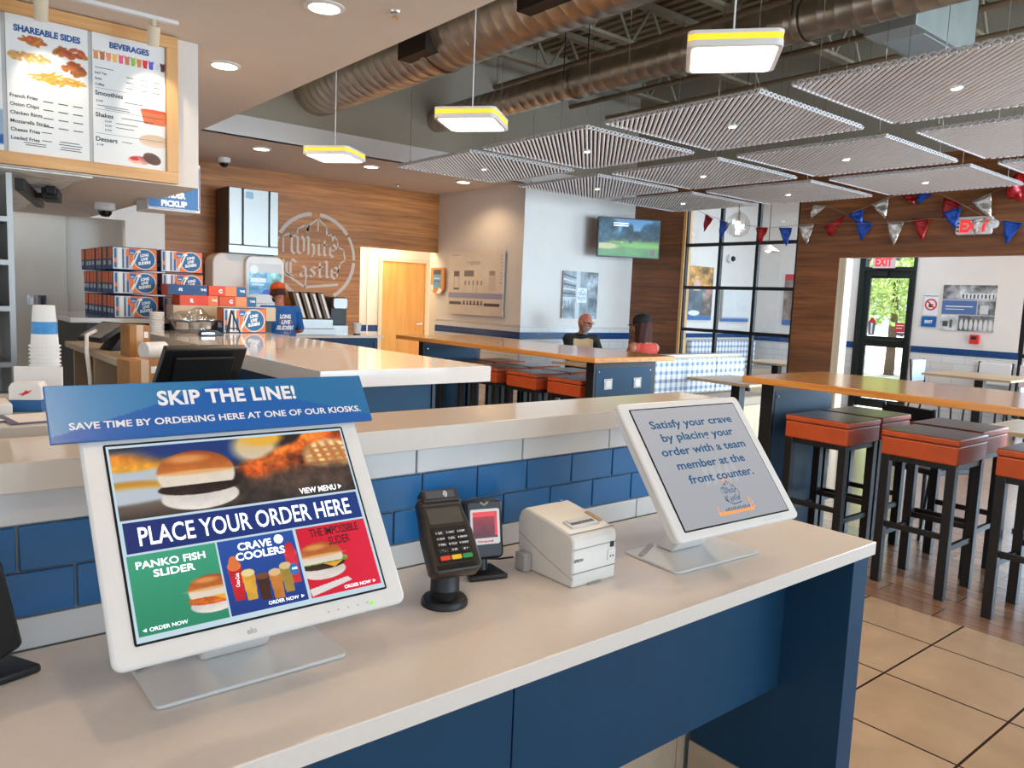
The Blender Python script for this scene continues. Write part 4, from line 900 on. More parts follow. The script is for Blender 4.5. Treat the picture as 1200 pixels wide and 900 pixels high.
for k, cc in enumerate(((238, 160, 90), (196, 120, 70), (240, 150, 120), (246, 190, 90), (236, 90, 130), (206, 120, 90), (150, 190, 80), (220, 130, 60), (226, 40, 40), (96, 90, 190), (230, 226, 230), (90, 40, 30))): pc.cup(.05+.083*k, .8, .075, .075, cc, (240, 236, 230))
pc.cup(.84, .36, .4, .11, (230, 120, 70), (206, 84, 50)); pc.ell(.84, .23, .22, .05, (236, 206, 180), (214, 180, 150)); pc.ell(.84, .24, .13, .028, (222, 190, 160), soft=.3)
pc.ell(.62, .06, .16, .035, (222, 190, 170), (190, 80, 70), noise=.6); pc.ell(.8, .085, .13, .045, (92, 60, 46), (120, 84, 66), noise=.5, rot=-.3); pc.ell(.55, .07, .06, .015, (206, 40, 50))
tx = [('Iced Tea', -.19, .148, .013), ('Soda', -.19, .115, .013), ('Coffee', -.19, .082, .013), ('Smoothies', -.19, .033, .025), ('Shakes', -.19, -.092, .025), ('Dessert', -.19, -.232, .026), ('$ 5.99', -.185, -.012, .01), ('$ 1.89', -.185, -.265, .01), ('$ 4.79', -.14, -.125, .01), ('$ 4.79', -.14, -.15, .01), ('$ 4.79', -.14, -.175, .01)]
rl = [(-.19, y, .38, .0016) for y in (.06, -.062, -.2)]
for y in (.148, .118, .085):
    for x in (-.02, .06, .13): rl.append((x, y, .04, .004))
for x, y, L in ((-.18, -.04, .17), (-.14, -.052, .14), (-.03, .0, .1), (-.05, -.095, .18), (-.19, .175, .1), (-.08, -.13, .12), (-.08, -.155, .1), (-.05, -.235, .06)): rl.append((x, y, L, .0035))
menu_panel(1.2305, 'BEVERAGES', pc, 'drinks_picture', {'title': (.0, .32, .22, .033), 'txt': tx, 'rule': rl})
pc = Pic(.405, .745, 30, (236, 234, 230)); pc.rect(.6, .05, 1, .12, (30, 90, 160)); pc.rect(.6, .12, 1, .3, (150, 170, 190))
menu_panel(.3755, '', pc, 'slider_picture', {'title': (-.03, .305, .2, .034), 'txt': [], 'rule': []})
tr = thing('track_light', 'white ceiling track with two small spot heads in front of the menu board', 'light', (.9, 4.93, 3.0))
b = MB(); b.box(-.6, -.018, -.02, .52, .018, 0); b.build('track', WHITE, tr)
for x in (-.17, .39):
    b = MB(); b.cyl((x, 0, -.02), (x, .0, -.06), .012, n=10); b.cyl((x, .0, -.05), (x+.005, .05, -.15), .034, n=18); b.build('spot_head', mat('cream_plastic', (226, 206, 176), .5), tr, smooth=True)
    lamp('track_lamp', 'SPOT', (x, .055, -.16), 8, (1, .86, .66), .03, target=(x+.1, .34, -.5), spot=1.2, parent=tr)
ps = thing('pickup_sign', 'blue hanging ONLINE ORDER PICKUP sign tucked under the white bulkhead', 'sign', (1.70, 6.2, 2.022))
b = MB(); b.box(-.14, -.02, 0, .235, .3, .36); b.build('box', WALLW, ps, bevel=.004)
b = MB(); b.rrect(-.135, .012, .23, .352, .03, -.024, -.02, 'Y'); b.build('face', SIGNB, ps)
Fq = frame((.045, -.024, .18), (1, 0, 0), (0, 0, 1)); t = TX()
for s, y, w in (('ONLINE', .004, .2), ('ORDER', -.06, .165), ('PICKUP', -.124, .185)): t.add(s, .0, y, w=w, h=.042, bold=.06)
for (x0, y0, x1, y1) in ((-.17, -.163, .165, -.163), (.175, -.15, .175, .15)): t.stroke([(x0, y0), (x1, y1)], .004)
t.build('lettering', TXTW, ps, Fq, .0012)
b = MB(); b.cyl((.0, .1, .36), (0, .1, .95), .01, n=8); b.build('hanger_rod', WHITE, ps)
def dome(x, y, z, label):
    t = thing('dome_camera', label, 'camera', (x, y, z), 0, 'white dome cameras'); b = MB(); b.lathe([(.001, 0), (.075, 0), (.075, -.05), (.06, -.062), (.001, -.062)], 24); b.build('housing', WHITE, t, smooth=True)
    b = MB(); b.lathe([(.052, -.06), (.048, -.085), (.03, -.104), (.001, -.108)], 20, cap=False); b.build('dome', DARKGLASS, t, smooth=True)
dome(1.432, 6.93, 2.1, 'white dome camera under the bulkhead'); dome(3.25, 9.5, 3.0, 'white dome camera on the ceiling by the walnut wall')
def sprinkler(x, y, z, label):
    t = thing('sprinkler', label, 'sprinkler', (x, y, z), 0, 'ceiling sprinklers'); b = MB(); b.lathe([(.001, 0), (.03, 0), (.026, -.01), (.012, -.012), (.01, -.035), (.001, -.035)], 16); b.build('escutcheon', CHROME, t, smooth=True)
    b = MB(); b.lathe([(.001, -.036), (.022, -.038), (.022, -.041), (.001, -.041)], 12); b.build('deflector', CHROME, t)
sprinkler(2.238, 3.846, 3.0, 'sprinkler head near the top edge of the dropped ceiling'); sprinkler(5.69, 9.6, 3.0, 'sprinkler head above the walnut back wall')
# monitor on a bracket under the bulkhead, in front of a panel whitened to pass for a lit ceiling beyond
b = MB(); b.prism([(-1, 5.3), (1.03, 5.3), (.985, 5.64), (1.0, 6.0), (.98, 6.43), (1.01, 7.1), (1.0, 7.7), (1.03, 8.0), (1.0, 8.45), (-1, 8.45)], 2.092, 2.1005, 'Z'); tag(b.build('peeling_panel', mat('bare_plaster', (250, 246, 238), .9, noise=.25, nscale=9)), 'ragged pale bare plaster patch on the underside of the bulkhead', 'panel')  # near-white panel stands in for a lit ceiling beyond
t = thing('order_screen', 'black order screen on a bracket seen edge on under the bulkhead', 'screen', (.83, 6.05, 2.088), radians(-13))
b = MB(); b.cbox((-.02, 0, -.06), (.05, 1.2, .07)); b.build('panel', mat('screen_shell', (38, 32, 28), .4), t, bevel=.004)
b = MB(); b.cbox((.09, .12, -.045), (.1, .3, .07)); b.cbox((.04, .12, -.05), (.12, .08, .03)); b.cbox((.1, -.06, -.03), (.06, .1, .05)); b.build('bracket', BLACKM, t, bevel=.006)
# ================================================================== LEFT: order counter, kitchen
b = MB(); b.box(-2.2, 1.66, 1.16, .40, 2.16, 1.2); oc = thing('order_counter', 'cream order counter behind the ledge at the left edge', 'counter'); b.build('countertop', MATS['ledge_quartz'], oc, bevel=.002)
b = MB(); b.box(-2.2, 1.7, 0, .36, 2.1, 1.1598); b.build('cabinet_body', NAVYD, oc)
cs = CS = thing('cup_stack', 'tall stack of white and blue paper cups at the left of the order counter', 'cups', (.285, 1.99, 1.2002))
b = MB(); z = 0
for k in range(15): b.lathe([(.0345, z), (.0345, z+.004), (.0385, z+.0042), (.0385, z+.0078), (.0345, z+.008), (.0345, z+.0095)], 24, cap=False); z += .0095
b.build('cup_rim', PAPER, cs)
b = MB(); b.lathe([(.0345, z-.01), (.0335, z), (.0318, z+.026)], 24, cap=False); b.mi = 1; b.lathe([(.0318, z+.026), (.0318, z+.0261), (.0298, z+.056)], 24, cap=False); b.lathe([(.034, .13), (.0345, z-.012)], 24, cap=False); b.mi = 0; b.lathe([(.0298, z+.056), (.0265, z+.095), (.024, z+.0965), (.0235, z+.093), (.001, z+.093)], 24, cap=False)
b.build('cup_wall', [PAPER, mat('cup_blue', (60, 140, 200), .5, noise=.12, nscale=50)], cs, smooth=True)
CS.scale = (.82, .82, .9)
nd = thing('napkin_dispenser', 'small white and blue napkin box in front of the cup stack', 'box', (.235, 1.86, 1.2002), radians(-24))
b = MB(); b.mi = 0; b.box(-.03, -.022, .0, .03, .022, .024); b.mi = 1; b.prism([(-.03, .024), (.03, .024), (.03, .05), (.024, .06), (-.024, .06), (-.03, .05)], -.022, .022, 'Y'); b.build('carton', [SIGNB, PAPER], nd, bevel=.002)
t = TX(); t.poly([(-.008, -.01), (.01, -.002), (.002, .003)]); t.stroke([(-.01, -.006), (.012, .002)], .002); t.build('red_logo', REDP, nd, frame((0, -.022, .042), (1, 0, 0), (0, 0, 1)), .001)
nd2 = thing('napkin_stack', 'white card holder standing behind the small napkin box', 'holder', (.262, 1.92, 1.2002), radians(-20)); b = MB(); b.mi = 0; b.box(-.045, -.005, .0, .045, .006, .03); b.mi = 1; b.box(-.045, -.005, .03, .045, .006, .085); b.build('card', [SIGNB, PAPER], nd2)
b = MB(); b.cbox((.155, 1.85, 1.212), (.09, .1, .023)); tag(b.build('paper_tray', PAPER, bevel=.003), 'low white tray of paper slips at the left edge of the order counter', 'tray')
for i, (x, y, a) in enumerate(((.235, 1.745, .12), (.11, 1.76, .3))):
    t = thing('paper_menu', ['white paper leaflet with slate border lying before the napkin box', 'paper leaflet at the very left edge of the order counter'][i], 'paper', (x, y, 1.2002), a, 'paper leaflets on the order counter')
    b = MB(); b.box(-.06, -.06, 0, .06, .06, .002); b.build('sheet', mat('slate_border', (96, 96, 124), .6), t); b = MB(); b.box(-.045, -.05, .002, .058, .055, .0026); b.build('print_area', PAPER, t)
# tall steel shelving at the far left edge
t = thing('steel_shelving', 'tall stainless shelving unit at the left edge of the picture', 'shelf', (.35, 5.6, 0)); b = MB()
b.box(.25, -.2, 0, .28, .3, 2.08); b.build('upright', STEEL, t)
for z in (.4, .95, 1.28, 1.55, 1.8): b = MB(); b.box(-.5, -.2, z, .25, .3, z+.03); b.build('shelf', STEEL, t)
b = MB(); b.box(-.5, .3, 0, .25, .31, 2.05); b.build('back_panel', GREYW, t)
rr = random.Random(5)
for k in range(5):
    z = (1.31, 1.31, 1.58, 1.58, 1.83)[k]; b = MB(); b.rrect(-.05, 0, .05, .14, .012, -.04, .04, 'Y'); o = b.build('food_packet', mat('packet%d' % k, ((206, 70, 60), (70, 130, 180), (230, 220, 200), (200, 160, 80), (120, 160, 110))[k], .5), bevel=.004, loc=(.5-.13*(k % 2), 5.52, z+.0005))
    tag(o, ['red packet on the steel shelf at the left edge', 'blue packet beside the red one on the steel shelf', 'cream packet on the middle steel shelf', 'mustard packet beside the cream one on the steel shelf', 'green packet on the upper steel shelf'][k], 'packet', 'packets on the steel shelving')
for i, x in enumerate((1.265, 1.36)):
    t = thing('wall_outlet', ['left metal outlet plate on the kitchen wall above the cup stack', 'right metal outlet plate on the kitchen wall, with a plug'][i], 'outlet', (x, 9.6, 1.25), 0, 'kitchen wall outlets'); b = MB(); b.rrect(-.04, -.06, .04, .06, .006, -.008, 0, 'Y'); b.build('plate', CHROME, t); b = MB(); b.rrect(-.016, -.04, .016, .04, .004, -.012 - .03*i, -.008, 'Y'); b.build('socket', [PAPER, BLACK][i], t)
# prep counter with the stacked slider cartons
t = thing('prep_counter', 'pale counter under the stacked carton boxes', 'counter'); b = MB(); b.box(1.17, 6.93, 1.146, 2.6, 8.35, 1.186); b.build('countertop', QUARTZW, t, bevel=.003); b = MB(); b.box(1.3, 6.99, 0, 2.55, 8.3, 1.1458); b.build('cabinet_body', mat('kitchen_dark', (40, 38, 36), .5), t)
CASEB = mat('case_blue', (18, 62, 110), .5, noise=.04)
def carton(label, w=.345, h=.186, d=.136, art=True):
    t = thing('slider_carton', label, 'carton', (0, 0, 0), 0, 'blue and orange carton boxes')
    b = MB(); b.box(-w/2, 0, 0, w/2, d, h); b.build('body', CASEB, t, bevel=.003)
    p = Pic(w-.012, h-.012, 90, (226, 110, 40))
    p.rect(0, 0, .36, 1, (206, 196, 186))
    for u in (.03, .12, .2, .3): p.rect(u, .05, u+.05, .95, (40, 92, 146)); 
    p.rect(.03, .3, .08, .5, (230, 120, 50)); p.rect(.3, .6, .36, .95, (226, 110, 40)); p.rect(.12, .0, .2, 1, (232, 226, 216)); p.rect(.36, .7, .5, .95, (40, 100, 150)); p.rect(.385, .75, .47, .8, (214, 206, 196)); p.rect(.36, .35, .5, .68, (226, 110, 40)); p.poly([(.36, .05), (.42, .05), (.58, .75), (.54, .78)], (236, 230, 220)); p.rect(.36, .0, .44, .18, (190, 190, 190))
    p.ell(.72, .5, .262, .49, (236, 220, 200), soft=.02); p.ell(.72, .5, .245, .455, (20, 92, 140), soft=.02)
    p.poly([(.46, .35), (.5, .33), (.6, .82), (.57, .85)], (236, 230, 220)); p.ell(.585, .84, .05, .06, (236, 230, 220))
    Fc = frame((0, 0, h/2), (1, 0, 0), (0, 0, 1)); fc = p.mesh('face_print', CARD, t, Fc, .001)
    tx = TX()
    for s, y, ww in (('LONG', .036, .068), ('LIVE', .004, .058), ('SLIDERS', -.028, .1)): tx.add(s, .072, y, w=ww, h=.023, bold=.05, rot=.16, shear=.2)
    tx.build('face_lettering', TXTW, fc, Fc, .002)
    # spine: orange above blue, with white figures
    Fs_ = frame((-w/2, d/2, h/2), (0, -1, 0), (0, 0, 1)); q = Pic(d-.012, h-.01, 16, (22, 72, 128)); q.rect(0, .5, 1, 1, (226, 110, 44)); q.rect(0, .0, .1, 1, (18, 40, 70)); sp_ = q.mesh('spine_print', CARD, t, Fs_, .001)
    tx = TX()
    for x in (-.03, .0, .03): tx.poly([(x-.009, -.055), (x+.009, -.055), (x+.009, -.02), (x-.009, -.02)])
    tx.build('spine_mark', TXTW, sp_, Fs_, .002)
    return t
ct = carton('carton box face up front at the top of the left column of the stack'); ct.location = (1.665, 7.0, 1.1865+2*.198)
RW = ['bottom', 'middle', 'top']; first = True
for k in range(3):
    for j in range(8):
        if k == 2 and j == 0: continue
        lb = 'carton box showing its round emblem at the front of the %s row, left column' % RW[k] if j == 0 else 'orange and blue carton spine, %s behind the front carton of the %s row' % (['', 'first', 'second', 'third', 'fourth', 'fifth', 'sixth', 'last'][j], RW[k])
        dup(ct, (1.665+random.uniform(-.008, .008)+.012*(1-k), 7.0+.1425*j, 1.1865+k*.198), random.uniform(-.012, .012), lb)
for k in range(3):
    dup(ct, (2.05+.006*(1-k), 7.02, 1.1865+k*.198), 0, 'carton box in the right column of the stack, %s row' % RW[k])
fr = dup(ct, (2.37, 6.42, 1.1008), radians(1), 'single carton box with round emblem standing on the island counter end')
fr.scale = (1.06, 1, 1.1)
# loose carriers behind it
def carrier(x, y, z, rz, cols, label, txt):
    t = thing('carton_carrier', label, 'carton', (x, y, z), rz, 'flat carriers piled behind the island end'); b = MB(); b.box(-.16, -.09, 0, .16, .09, .085); b.build('body', mat('carrier_orange', (214, 78, 30), .5, noise=.05), t, bevel=.003)
    F = frame((0, -.09, .0425), (1, 0, 0), (0, 0, 1)); p = Pic(.316, .081, 40, cols[0]); p.rect(.45, 0, .75, 1, cols[1]); p.rect(.75, 0, 1, 1, cols[2]); o = p.mesh('side_print', CARD, t, F, .001)
    tx = TX(); tx.add(txt, -.06, 0, h=.03, bold=.08); tx.add('THE', .125, .005, h=.018, bold=.05); tx.build('lettering', TXTW, o, F, .002)
b = MB(); b.box(1.88, 6.70, 1.19, 2.75, 6.905, 1.31); t = thing('back_shelf', 'low pale shelf behind the island end holding the orange carriers', 'shelf'); b.build('board', BEIGE, t); b = MB(); b.box(1.9, 6.72, 0, 2.72, 6.89, 1.1898); b.build('cabinet_body', MATS['kitchen_dark'], t)
carrier(2.09, 6.805, 1.3105, .03, ((214, 70, 30), (214, 60, 30), (226, 110, 60)), 'orange carrier at the bottom left of the loose pile', 'R')
carrier(2.42, 6.805, 1.3105, -.02, ((216, 80, 34), (232, 140, 84), (22, 92, 140)), 'orange carrier at the bottom right of the loose pile', 'C')
carrier(2.0, 6.805, 1.396, 0.01, ((22, 70, 120), (22, 70, 120), (22, 70, 120)), 'dark blue carrier lying on top of the loose pile, left', 'G')
carrier(2.33, 6.805, 1.396, -.01, ((222, 70, 28), (230, 130, 76), (22, 92, 140)), 'orange and blue carrier lying on top of the loose pile, right', 'C')
# plastic bag of lids, lids, stapler, easel, card printer
BAG = BAGCLEAR
t = thing('bag_of_lids', 'clear plastic bag full of lids beside the island end', 'bag', (1.93, 6.35, 1.1008)); b = MB(); b.ball((0, 0, .095), .16, 1.05, .6, .6, n=4)
for v in b.bm.verts:
    v.co += Vector((1, 1, 1))*0; n_ = .014*sin(37*v.co.x)+.012*sin(53*v.co.y+3)+.012*sin(61*v.co.z+1); v.co += v.co.normalized()*n_; v.co.z = max(v.co.z, 0)
b.build('film', BAG, t, smooth=True)
for k, (x, y, z) in enumerate(((-.08, .0, .03), (.02, .02, .03), (.09, -.01, .035), (-.02, 0, .1))):
    b = MB()
    for q in range(6): b.lathe([(.042, q*.009), (.045, q*.009+.004), (.042, q*.009+.008), (.001, q*.009+.008)], 16, cap=False)
    b.build('lid', mat('frosted_lid', (206, 200, 194), .4), t, smooth=True, loc=(x, y, z))
t = thing('lid_stack', 'short stack of pale round lids left of the clear plastic bag', 'lids', (1.70, 6.5, 1.1008)); b = MB()
for k in range(10): b.lathe([(.052, k*.016), (.055, k*.016+.006), (.052, k*.016+.014), (.001, k*.016+.014)], 20, cap=False)
b.build('lid', PAPER, t, smooth=True)
t = thing('stapler', 'black stapler lying on the island counter before the plastic bag', 'stapler', (1.96, 6.02, 1.1003), .1); b = MB(); b.prism([(-.09, 0), (.09, 0), (.09, .02), (.05, .042), (-.02, .045), (-.085, .03)], -.022, .022, 'Y'); b.build('handle', BLACK, t, bevel=.005); b = MB(); b.box(-.08, -.0235, .012, .02, -.0222, .024); b.build('side_band', CHROME, t)
t = thing('display_easel', 'small black wire easel in front of the single carton on the island', 'easel', (2.215, 6.27, 1.1003)); b = MB(); b.cyl((-.055, -.02, .004), (0, .03, .19), .007, n=8); b.cyl((.055, -.02, .004), (0, .03, .19), .007, n=8); b.cyl((0, .09, .004), (0, .03, .19), .006, n=8); b.build('leg', BLACKM, t, smooth=True); b = MB(); b.cyl((-.04, -.015, .045), (.04, -.015, .045), .005, n=8); b.build('rest', BLACKM, t)
# open storage unit with cartons, card printer on top
t = thing('storage_unit', 'open beige storage unit left of the island counter', 'shelf', (1.2, 5.6, 0)); b = MB(); b.box(-.14, -.75, .99, .3, .9, 1.03); b.build('top_board', BEIGE, t, bevel=.003)
for y in (-.74, -.1, .55):
    b = MB(); b.box(-.14, y, 0, .3, y+.03, .9898); b.build('divider', BEIGE, t)
b = MB(); b.box(-.13, -.72, .62, .29, .88, .645); b.build('shelf', BEIGE, t)
b = MB(); b.box(.27, -.75, 0, .3, .9, .9895); b.build('back_panel', mat('back_dark', (90, 74, 58), .7), t)
def box_(x, y, z, s, rz, label):
    o = thing('cardboard_box', label, 'box', (x, y, z), rz, 'brown cardboard boxes'); b = MB(); b.box(-s[0]/2, -s[1]/2, 0, s[0]/2, s[1]/2, s[2]); b.build('body', CARDB, o, bevel=.003); b = MB(); b.box(-.02, -s[1]/2-.001, 0, .02, s[1]/2+.001, s[2]+.0006); b.build('tape', mat('packing_tape', (196, 150, 96), .3), o); b = MB(); b.box(s[0]*.2, -s[1]/2-.0012, s[2]*.6, s[0]*.4, -s[1]/2, s[2]*.8); b.build('label_sticker', PAPER, o)
box_(1.02, 4.25, .9205, (.15, .16, .17), .15, 'brown cardboard box with white label behind the order terminal'); box_(1.19, 4.3, .9205, (.13, .15, .15), -.1, 'brown cardboard box to the right of the labelled one'); box_(1.2, 5.1, .6455, (.14, .2, .16), 0, 'brown cardboard box inside the beige storage unit'); box_(1.22, 5.15, 1.0305, (.12, .16, .19), .1, 'brown carton on top of the beige storage unit')
t = thing('tissue_roll', 'white paper roll lying on the beige storage unit', 'roll', (1.27, 4.93, 1.0305), .4); b = MB(); b.cyl((-.07, 0, .05), (.07, 0, .05), .05, n=20); b.build('roll', PAPER, t, smooth=True)
t = thing('card_printer', 'slanted dark touch terminal on the beige storage unit', 'terminal', (1.2, 5.62, 1.0305), .25); b = MB(); b.cbox((0, 0, .14), (.2, .3, .03), Matrix.Rotation(-.55, 4, 'Y') @ Matrix.Translation((.0, 0, .0))); b.build('panel', BLACK, t, bevel=.004); b = MB(); b.cbox((0, 0, .1565), (.17, .27, .003), Matrix.Rotation(-.55, 4, 'Y')); b.build('screen', mat('grey_screen', (150, 146, 142), .2), t); b = MB(); b.prism([(-.06, 0), (.09, 0), (.06, .12), (.03, .12)], -.08, .08, 'Y'); b.build('stand', BLACK, t, bevel=.003)
b = MB(); b.tube([(1.08, 5.55, 1.16), (1.0, 5.4, 1.14), (.98, 5.3, 1.05), (.985, 5.25, .9), (.99, 5.22, .7)], .012); tag(b.build('cable', PAPER, smooth=True), 'thick white cable hanging down the front of the beige storage unit', 'cable')
# order terminal seen from behind
b = MB(); t = thing('terminal_counter', 'low dark work counter holding the order terminal', 'counter'); b.box(.42, 2.75, .88, 1.45, 4.5, .92); b.build('countertop', mat('dark_counter', (50, 44, 40), .3), t, bevel=.002); b = MB(); b.box(.46, 2.8, 0, 1.42, 4.45, .8798); b.build('cabinet_body', NAVYD, t)
t = thing('order_terminal', 'black order terminal monitor seen from behind, above the header sign', 'monitor', (1.005, 3.2, .9205), radians(3)); tl = radians(-22); Fo = frame((0, 0, .235), (1, 0, 0), (0, -sin(radians(28)), cos(radians(28))))
b = MB(); b.prism([(-.155, .085), (-.175, -.09), (.16, -.09), (.17, .085)][::-1], -.02, .015, 'Z', M=Fo); b.build('housing', BLACK, t, bevel=.006); b = MB(); b.rrect(-.115, -.075, .12, .05, .006, .015, .026, 'Z', M=Fo); b.build('rear_cover', mat('soft_black', (14, 14, 14), .6), t, bevel=.004)
b = MB(); b.rrect(-.11, .045, .115, .05, .001, .026, .029, 'Z', M=Fo); b.build('vent_ridge', mat('grey_ridge', (64, 62, 62), .4), t)
b = MB(); b.box(-.06, .0, 0, .06, .08, .15); b.rrect(-.13, -.1, .13, .12, .02, 0, .02, 'Z'); b.build('stand', BLACK, t, bevel=.003)
t = thing('slip_printer', 'flat black slip printer beneath the order terminal', 'printer', (.815, 3.0, .9205), .05); b = MB(); b.rrect(-.1, -.08, .1, .08, .015, 0, .125, 'Z'); b.build('housing', mat('brown_black', (46, 38, 32), .4), t, bevel=.006); b = MB(); b.box(-.08, -.082, .085, .04, -.0795, .1); b.build('slot', DARKGLASS, t)
t = thing('card_reader', 'small dark card reader with pale red-lit screen frame under the order terminal', 'card reader', (.99, 2.92, .9205), .05); b = MB(); b.rrect(-.05, -.04, .05, .04, .008, 0, .11, 'Z'); b.build('housing', BLACK, t, bevel=.004); b = MB(); b.rrect(-.034, .078, .034, .112, .003, -.043, -.0402, 'Y'); b.build('screen_bezel', PAPER, t); b = MB(); b.rrect(-.03, .082, .03, .108, .002, -.0438, -.043, 'Y'); b.build('screen', mat('maroon_screen', (66, 24, 26), .3), t)
t = thing('receipt_tray', 'small tray of papers right of the order terminal', 'tray', (1.25, 3.12, .9205)); b = MB(); b.box(-.09, -.07, 0, .09, .07, .1); b.build('tray', BLACK, t, bevel=.003); b = MB(); b.cbox((0, 0, .106), (.12, .08, .01), Matrix.Rotation(.2, 4, 'Z')); b.build('paper_pile', PAPER, t)
# ================================================================== drinks station along the walnut wall
t = thing('drinks_counter', 'low navy counter with pale top along the walnut wall', 'counter'); b = MB(); b.box(2.75, 9.32, .87, 5.35, 9.98, .905); b.build('countertop', QUARTZW, t, bevel=.002)
for x0, x1 in ((2.8, 3.6), (3.61, 4.45), (4.46, 5.3)): b = MB(); b.box(x0, 9.38, .1, x1, 9.97, .8695); dd = b.build('cabinet_unit', NAVY, t, bevel=.002); b = MB(); b.box(x1-.06, 9.355, .68, x1-.045, 9.379, .82); b.build('handle', CHROME, dd)
t = thing('soda_machine', 'white touch screen soda fountain against the walnut wall', 'drink machine', (3.58, 9.45, .9055)); b = MB(); b.rrect(-.44, 0, .44, .985, .13, .12, .42, 'Y', n=8); b.build('shell', mat('warm_white_plastic', (222, 206, 192), .4), t, bevel=.012)
b = MB(); b.rrect(-.06, .38, .43, .97, .1, .06, .12, 'Y', n=8); fp_ = b.build('front_panel', WHITE, t, bevel=.01)
p = Pic(.42, .38, 60, (90, 170, 220)); p.put(np.ones_like(p.U), (60, 150, 210), (170, 214, 236), p.V, noise=.5); p.rect(0, .72, 1, 1, (206, 206, 206)); p.ell(.15, .8, .12, .14, (230, 240, 244)); p.rect(.05, .38, .5, .52, (220, 238, 246)); p.rect(.08, .28, .46, .34, (200, 226, 240)); p.rect(.62, .05, 1, .72, (130, 190, 190), noise=.7); p.ell(.55, .04, .16, .12, (20, 60, 170)); p.mesh('touch_screen', SCREEN, fp_, frame((.19, .06, .69), (1, 0, 0), (0, 0, 1)), .002)
b = MB(); b.rrect(.0, 0, .42, .38, .02, .1, .15, 'Y'); b.build('drip_panel', STEEL, t); b = MB(); b.cyl((.2, .1, .3), (.2, .03, .26), .055, n=20); b.build('dispenser_nozzle', CHROME, t, smooth=True)
b = MB(); b.box(-.3, -.02, 0, .44, .12, .03); b.build('drip_tray', BLACKM, t)
t = thing('ice_maker', 'stainless ice maker standing on top of the soda fountain', 'ice maker', (3.66, 9.5, 1.937)); b = MB(); b.box(-.36, 0, -.045, .26, .44, .74); b.build('cabinet', mat('dark_steel', (70, 58, 48), .5), t)
for x0, x1 in ((-.355, -.2), (-.18, .13), (.15, .255)): b = MB(); b.box(x0+.0, -.02, .06, x1, 0, .735); b.build('door_panel', STEEL, t, bevel=.004)
b = MB(); b.box(-.355, -.018, -.04, .255, 0, .05); b.build('base_panel', STEEL, t)
b = MB(); b.box(-.15, -.022, .62, -.06, -.0205, .7); b.build('sticker', mat('blue_sticker', (170, 206, 226), .5), t)
# coffee / iced tea dispensers
t = thing('tea_dispenser', 'row of four slanted dark dispensers with white taps right of the worker', 'dispenser', (4.42, 9.5, .9055))
for k in range(4):
    x = -.16+.115*k; b = MB(); b.prism([(x-.05, .2), (x+.05, .2), (x-.07, .55), (x-.16, .55)], -.03, .12, 'Y'); bb = b.build('urn', mat('bronze_urn', (92, 66, 46), .35, metal=.4), t, bevel=.008)
    b = MB(); b.prism([(x-.01, .22), (x+.02, .22), (x-.085, .53), (x-.115, .53)], -.045, -.03, 'Y'); b.build('sight_glass', WHITE, bb)
b = MB(); b.box(-.27, -.06, .08, .24, .14, .2); b.build('base', STEEL, t, bevel=.004); b = MB(); b.box(-.3, -.12, 0, .24, .16, .08); b.build('drip_tray', STEEL, t, bevel=.004)
t = thing('coffee_brewer', 'black and steel coffee brewer right of the slanted dispensers', 'coffee maker', (4.79, 9.55, .9055)); b = MB(); b.rrect(-.11, .12, .12, .5, .03, 0, .25, 'Y'); b.build('body', BLACK, t, bevel=.008); b = MB(); b.rrect(-.1, .34, .115, .49, .04, -.05, 0, 'Y'); b.build('hood', STEEL, t, bevel=.01); b = MB(); b.box(-.11, -.05, 0, .12, .25, .119); b.build('base', STEEL, t)
t = thing('plastic_cup', 'translucent plastic cup on the end of the low navy counter', 'cup', (5.02, 9.45, .9055)); b = MB(); b.lathe([(.045, 0), (.06, .15), (.066, .152), (.066, .16), (.058, .16), (.044, .006), (.001, .004)], 24, cap=False); b.build('cup_wall', mat('frosted_plastic', (214, 204, 196), .3), t, smooth=True); b = MB(); b.lathe([(.0455, .0), (.0475, .02)], 24, cap=False); b.build('base_band', BLACK, t)
# painted emblem on the walnut wall
t = thing('wall_emblem', 'pale castle emblem in a broken ring painted on the walnut wall', 'logo', (4.66, 9.999, 1.93)); Fe = frame((0, 0, 0), (1, 0, 0), (0, 0, 1)); EMB = mat('emblem_paint', (206, 188, 172), .7, noise=.06)
for a0, a1, w_ in ((96, 150, .05), (36, 84, .05), (0, 32, .042), (-62, -4, .05), (155, 215, .045), (222, 290, .05)): tx = TX(); tx.arc(0, 0, .58, a0, a1, w_); tx.build('ring_arc', EMB, t, Fe, .002)
tx = TX(); castle(tx, -.02, .03, .44); tx.build('castle_mark', EMB, t, Fe, .002)
# ================================================================== wall posters, television
def poster(name, label, cat, loc, right, w, h, pic, nx_mat=PRINT, depth=.02, edge=None, group=None):
    t = thing(name, label, cat, loc, 0, group); F = frame((0, 0, 0), right, (0, 0, 1))
    b = MB(); b.rrect(-w/2, -h/2, w/2, h/2, .002, -depth, 0, 'Z', M=F); b.build('board', edge or mat('board_edge', (190, 182, 174), .5), t); pic.mesh('print', nx_mat, t, F, .0008); return t, F
DOWN = (0, -1, 0)
p = Pic(1.3, .92, 150, (222, 208, 192)); p.put(np.ones_like(p.U), (216, 200, 184), (226, 214, 200), p.V, noise=.05)
p.rect(.0, .26, 1, .345, (150, 150, 178)); p.rect(.02, .16, .25, .205, (70, 60, 56)); p.rect(.68, .15, .95, .19, (60, 52, 50)); p.rect(.25, .165, .68, .175, (80, 70, 66))
for k in range(6): p.rect(.29+.065*k, .155, .32+.065*k, .225, (64, 56, 54))
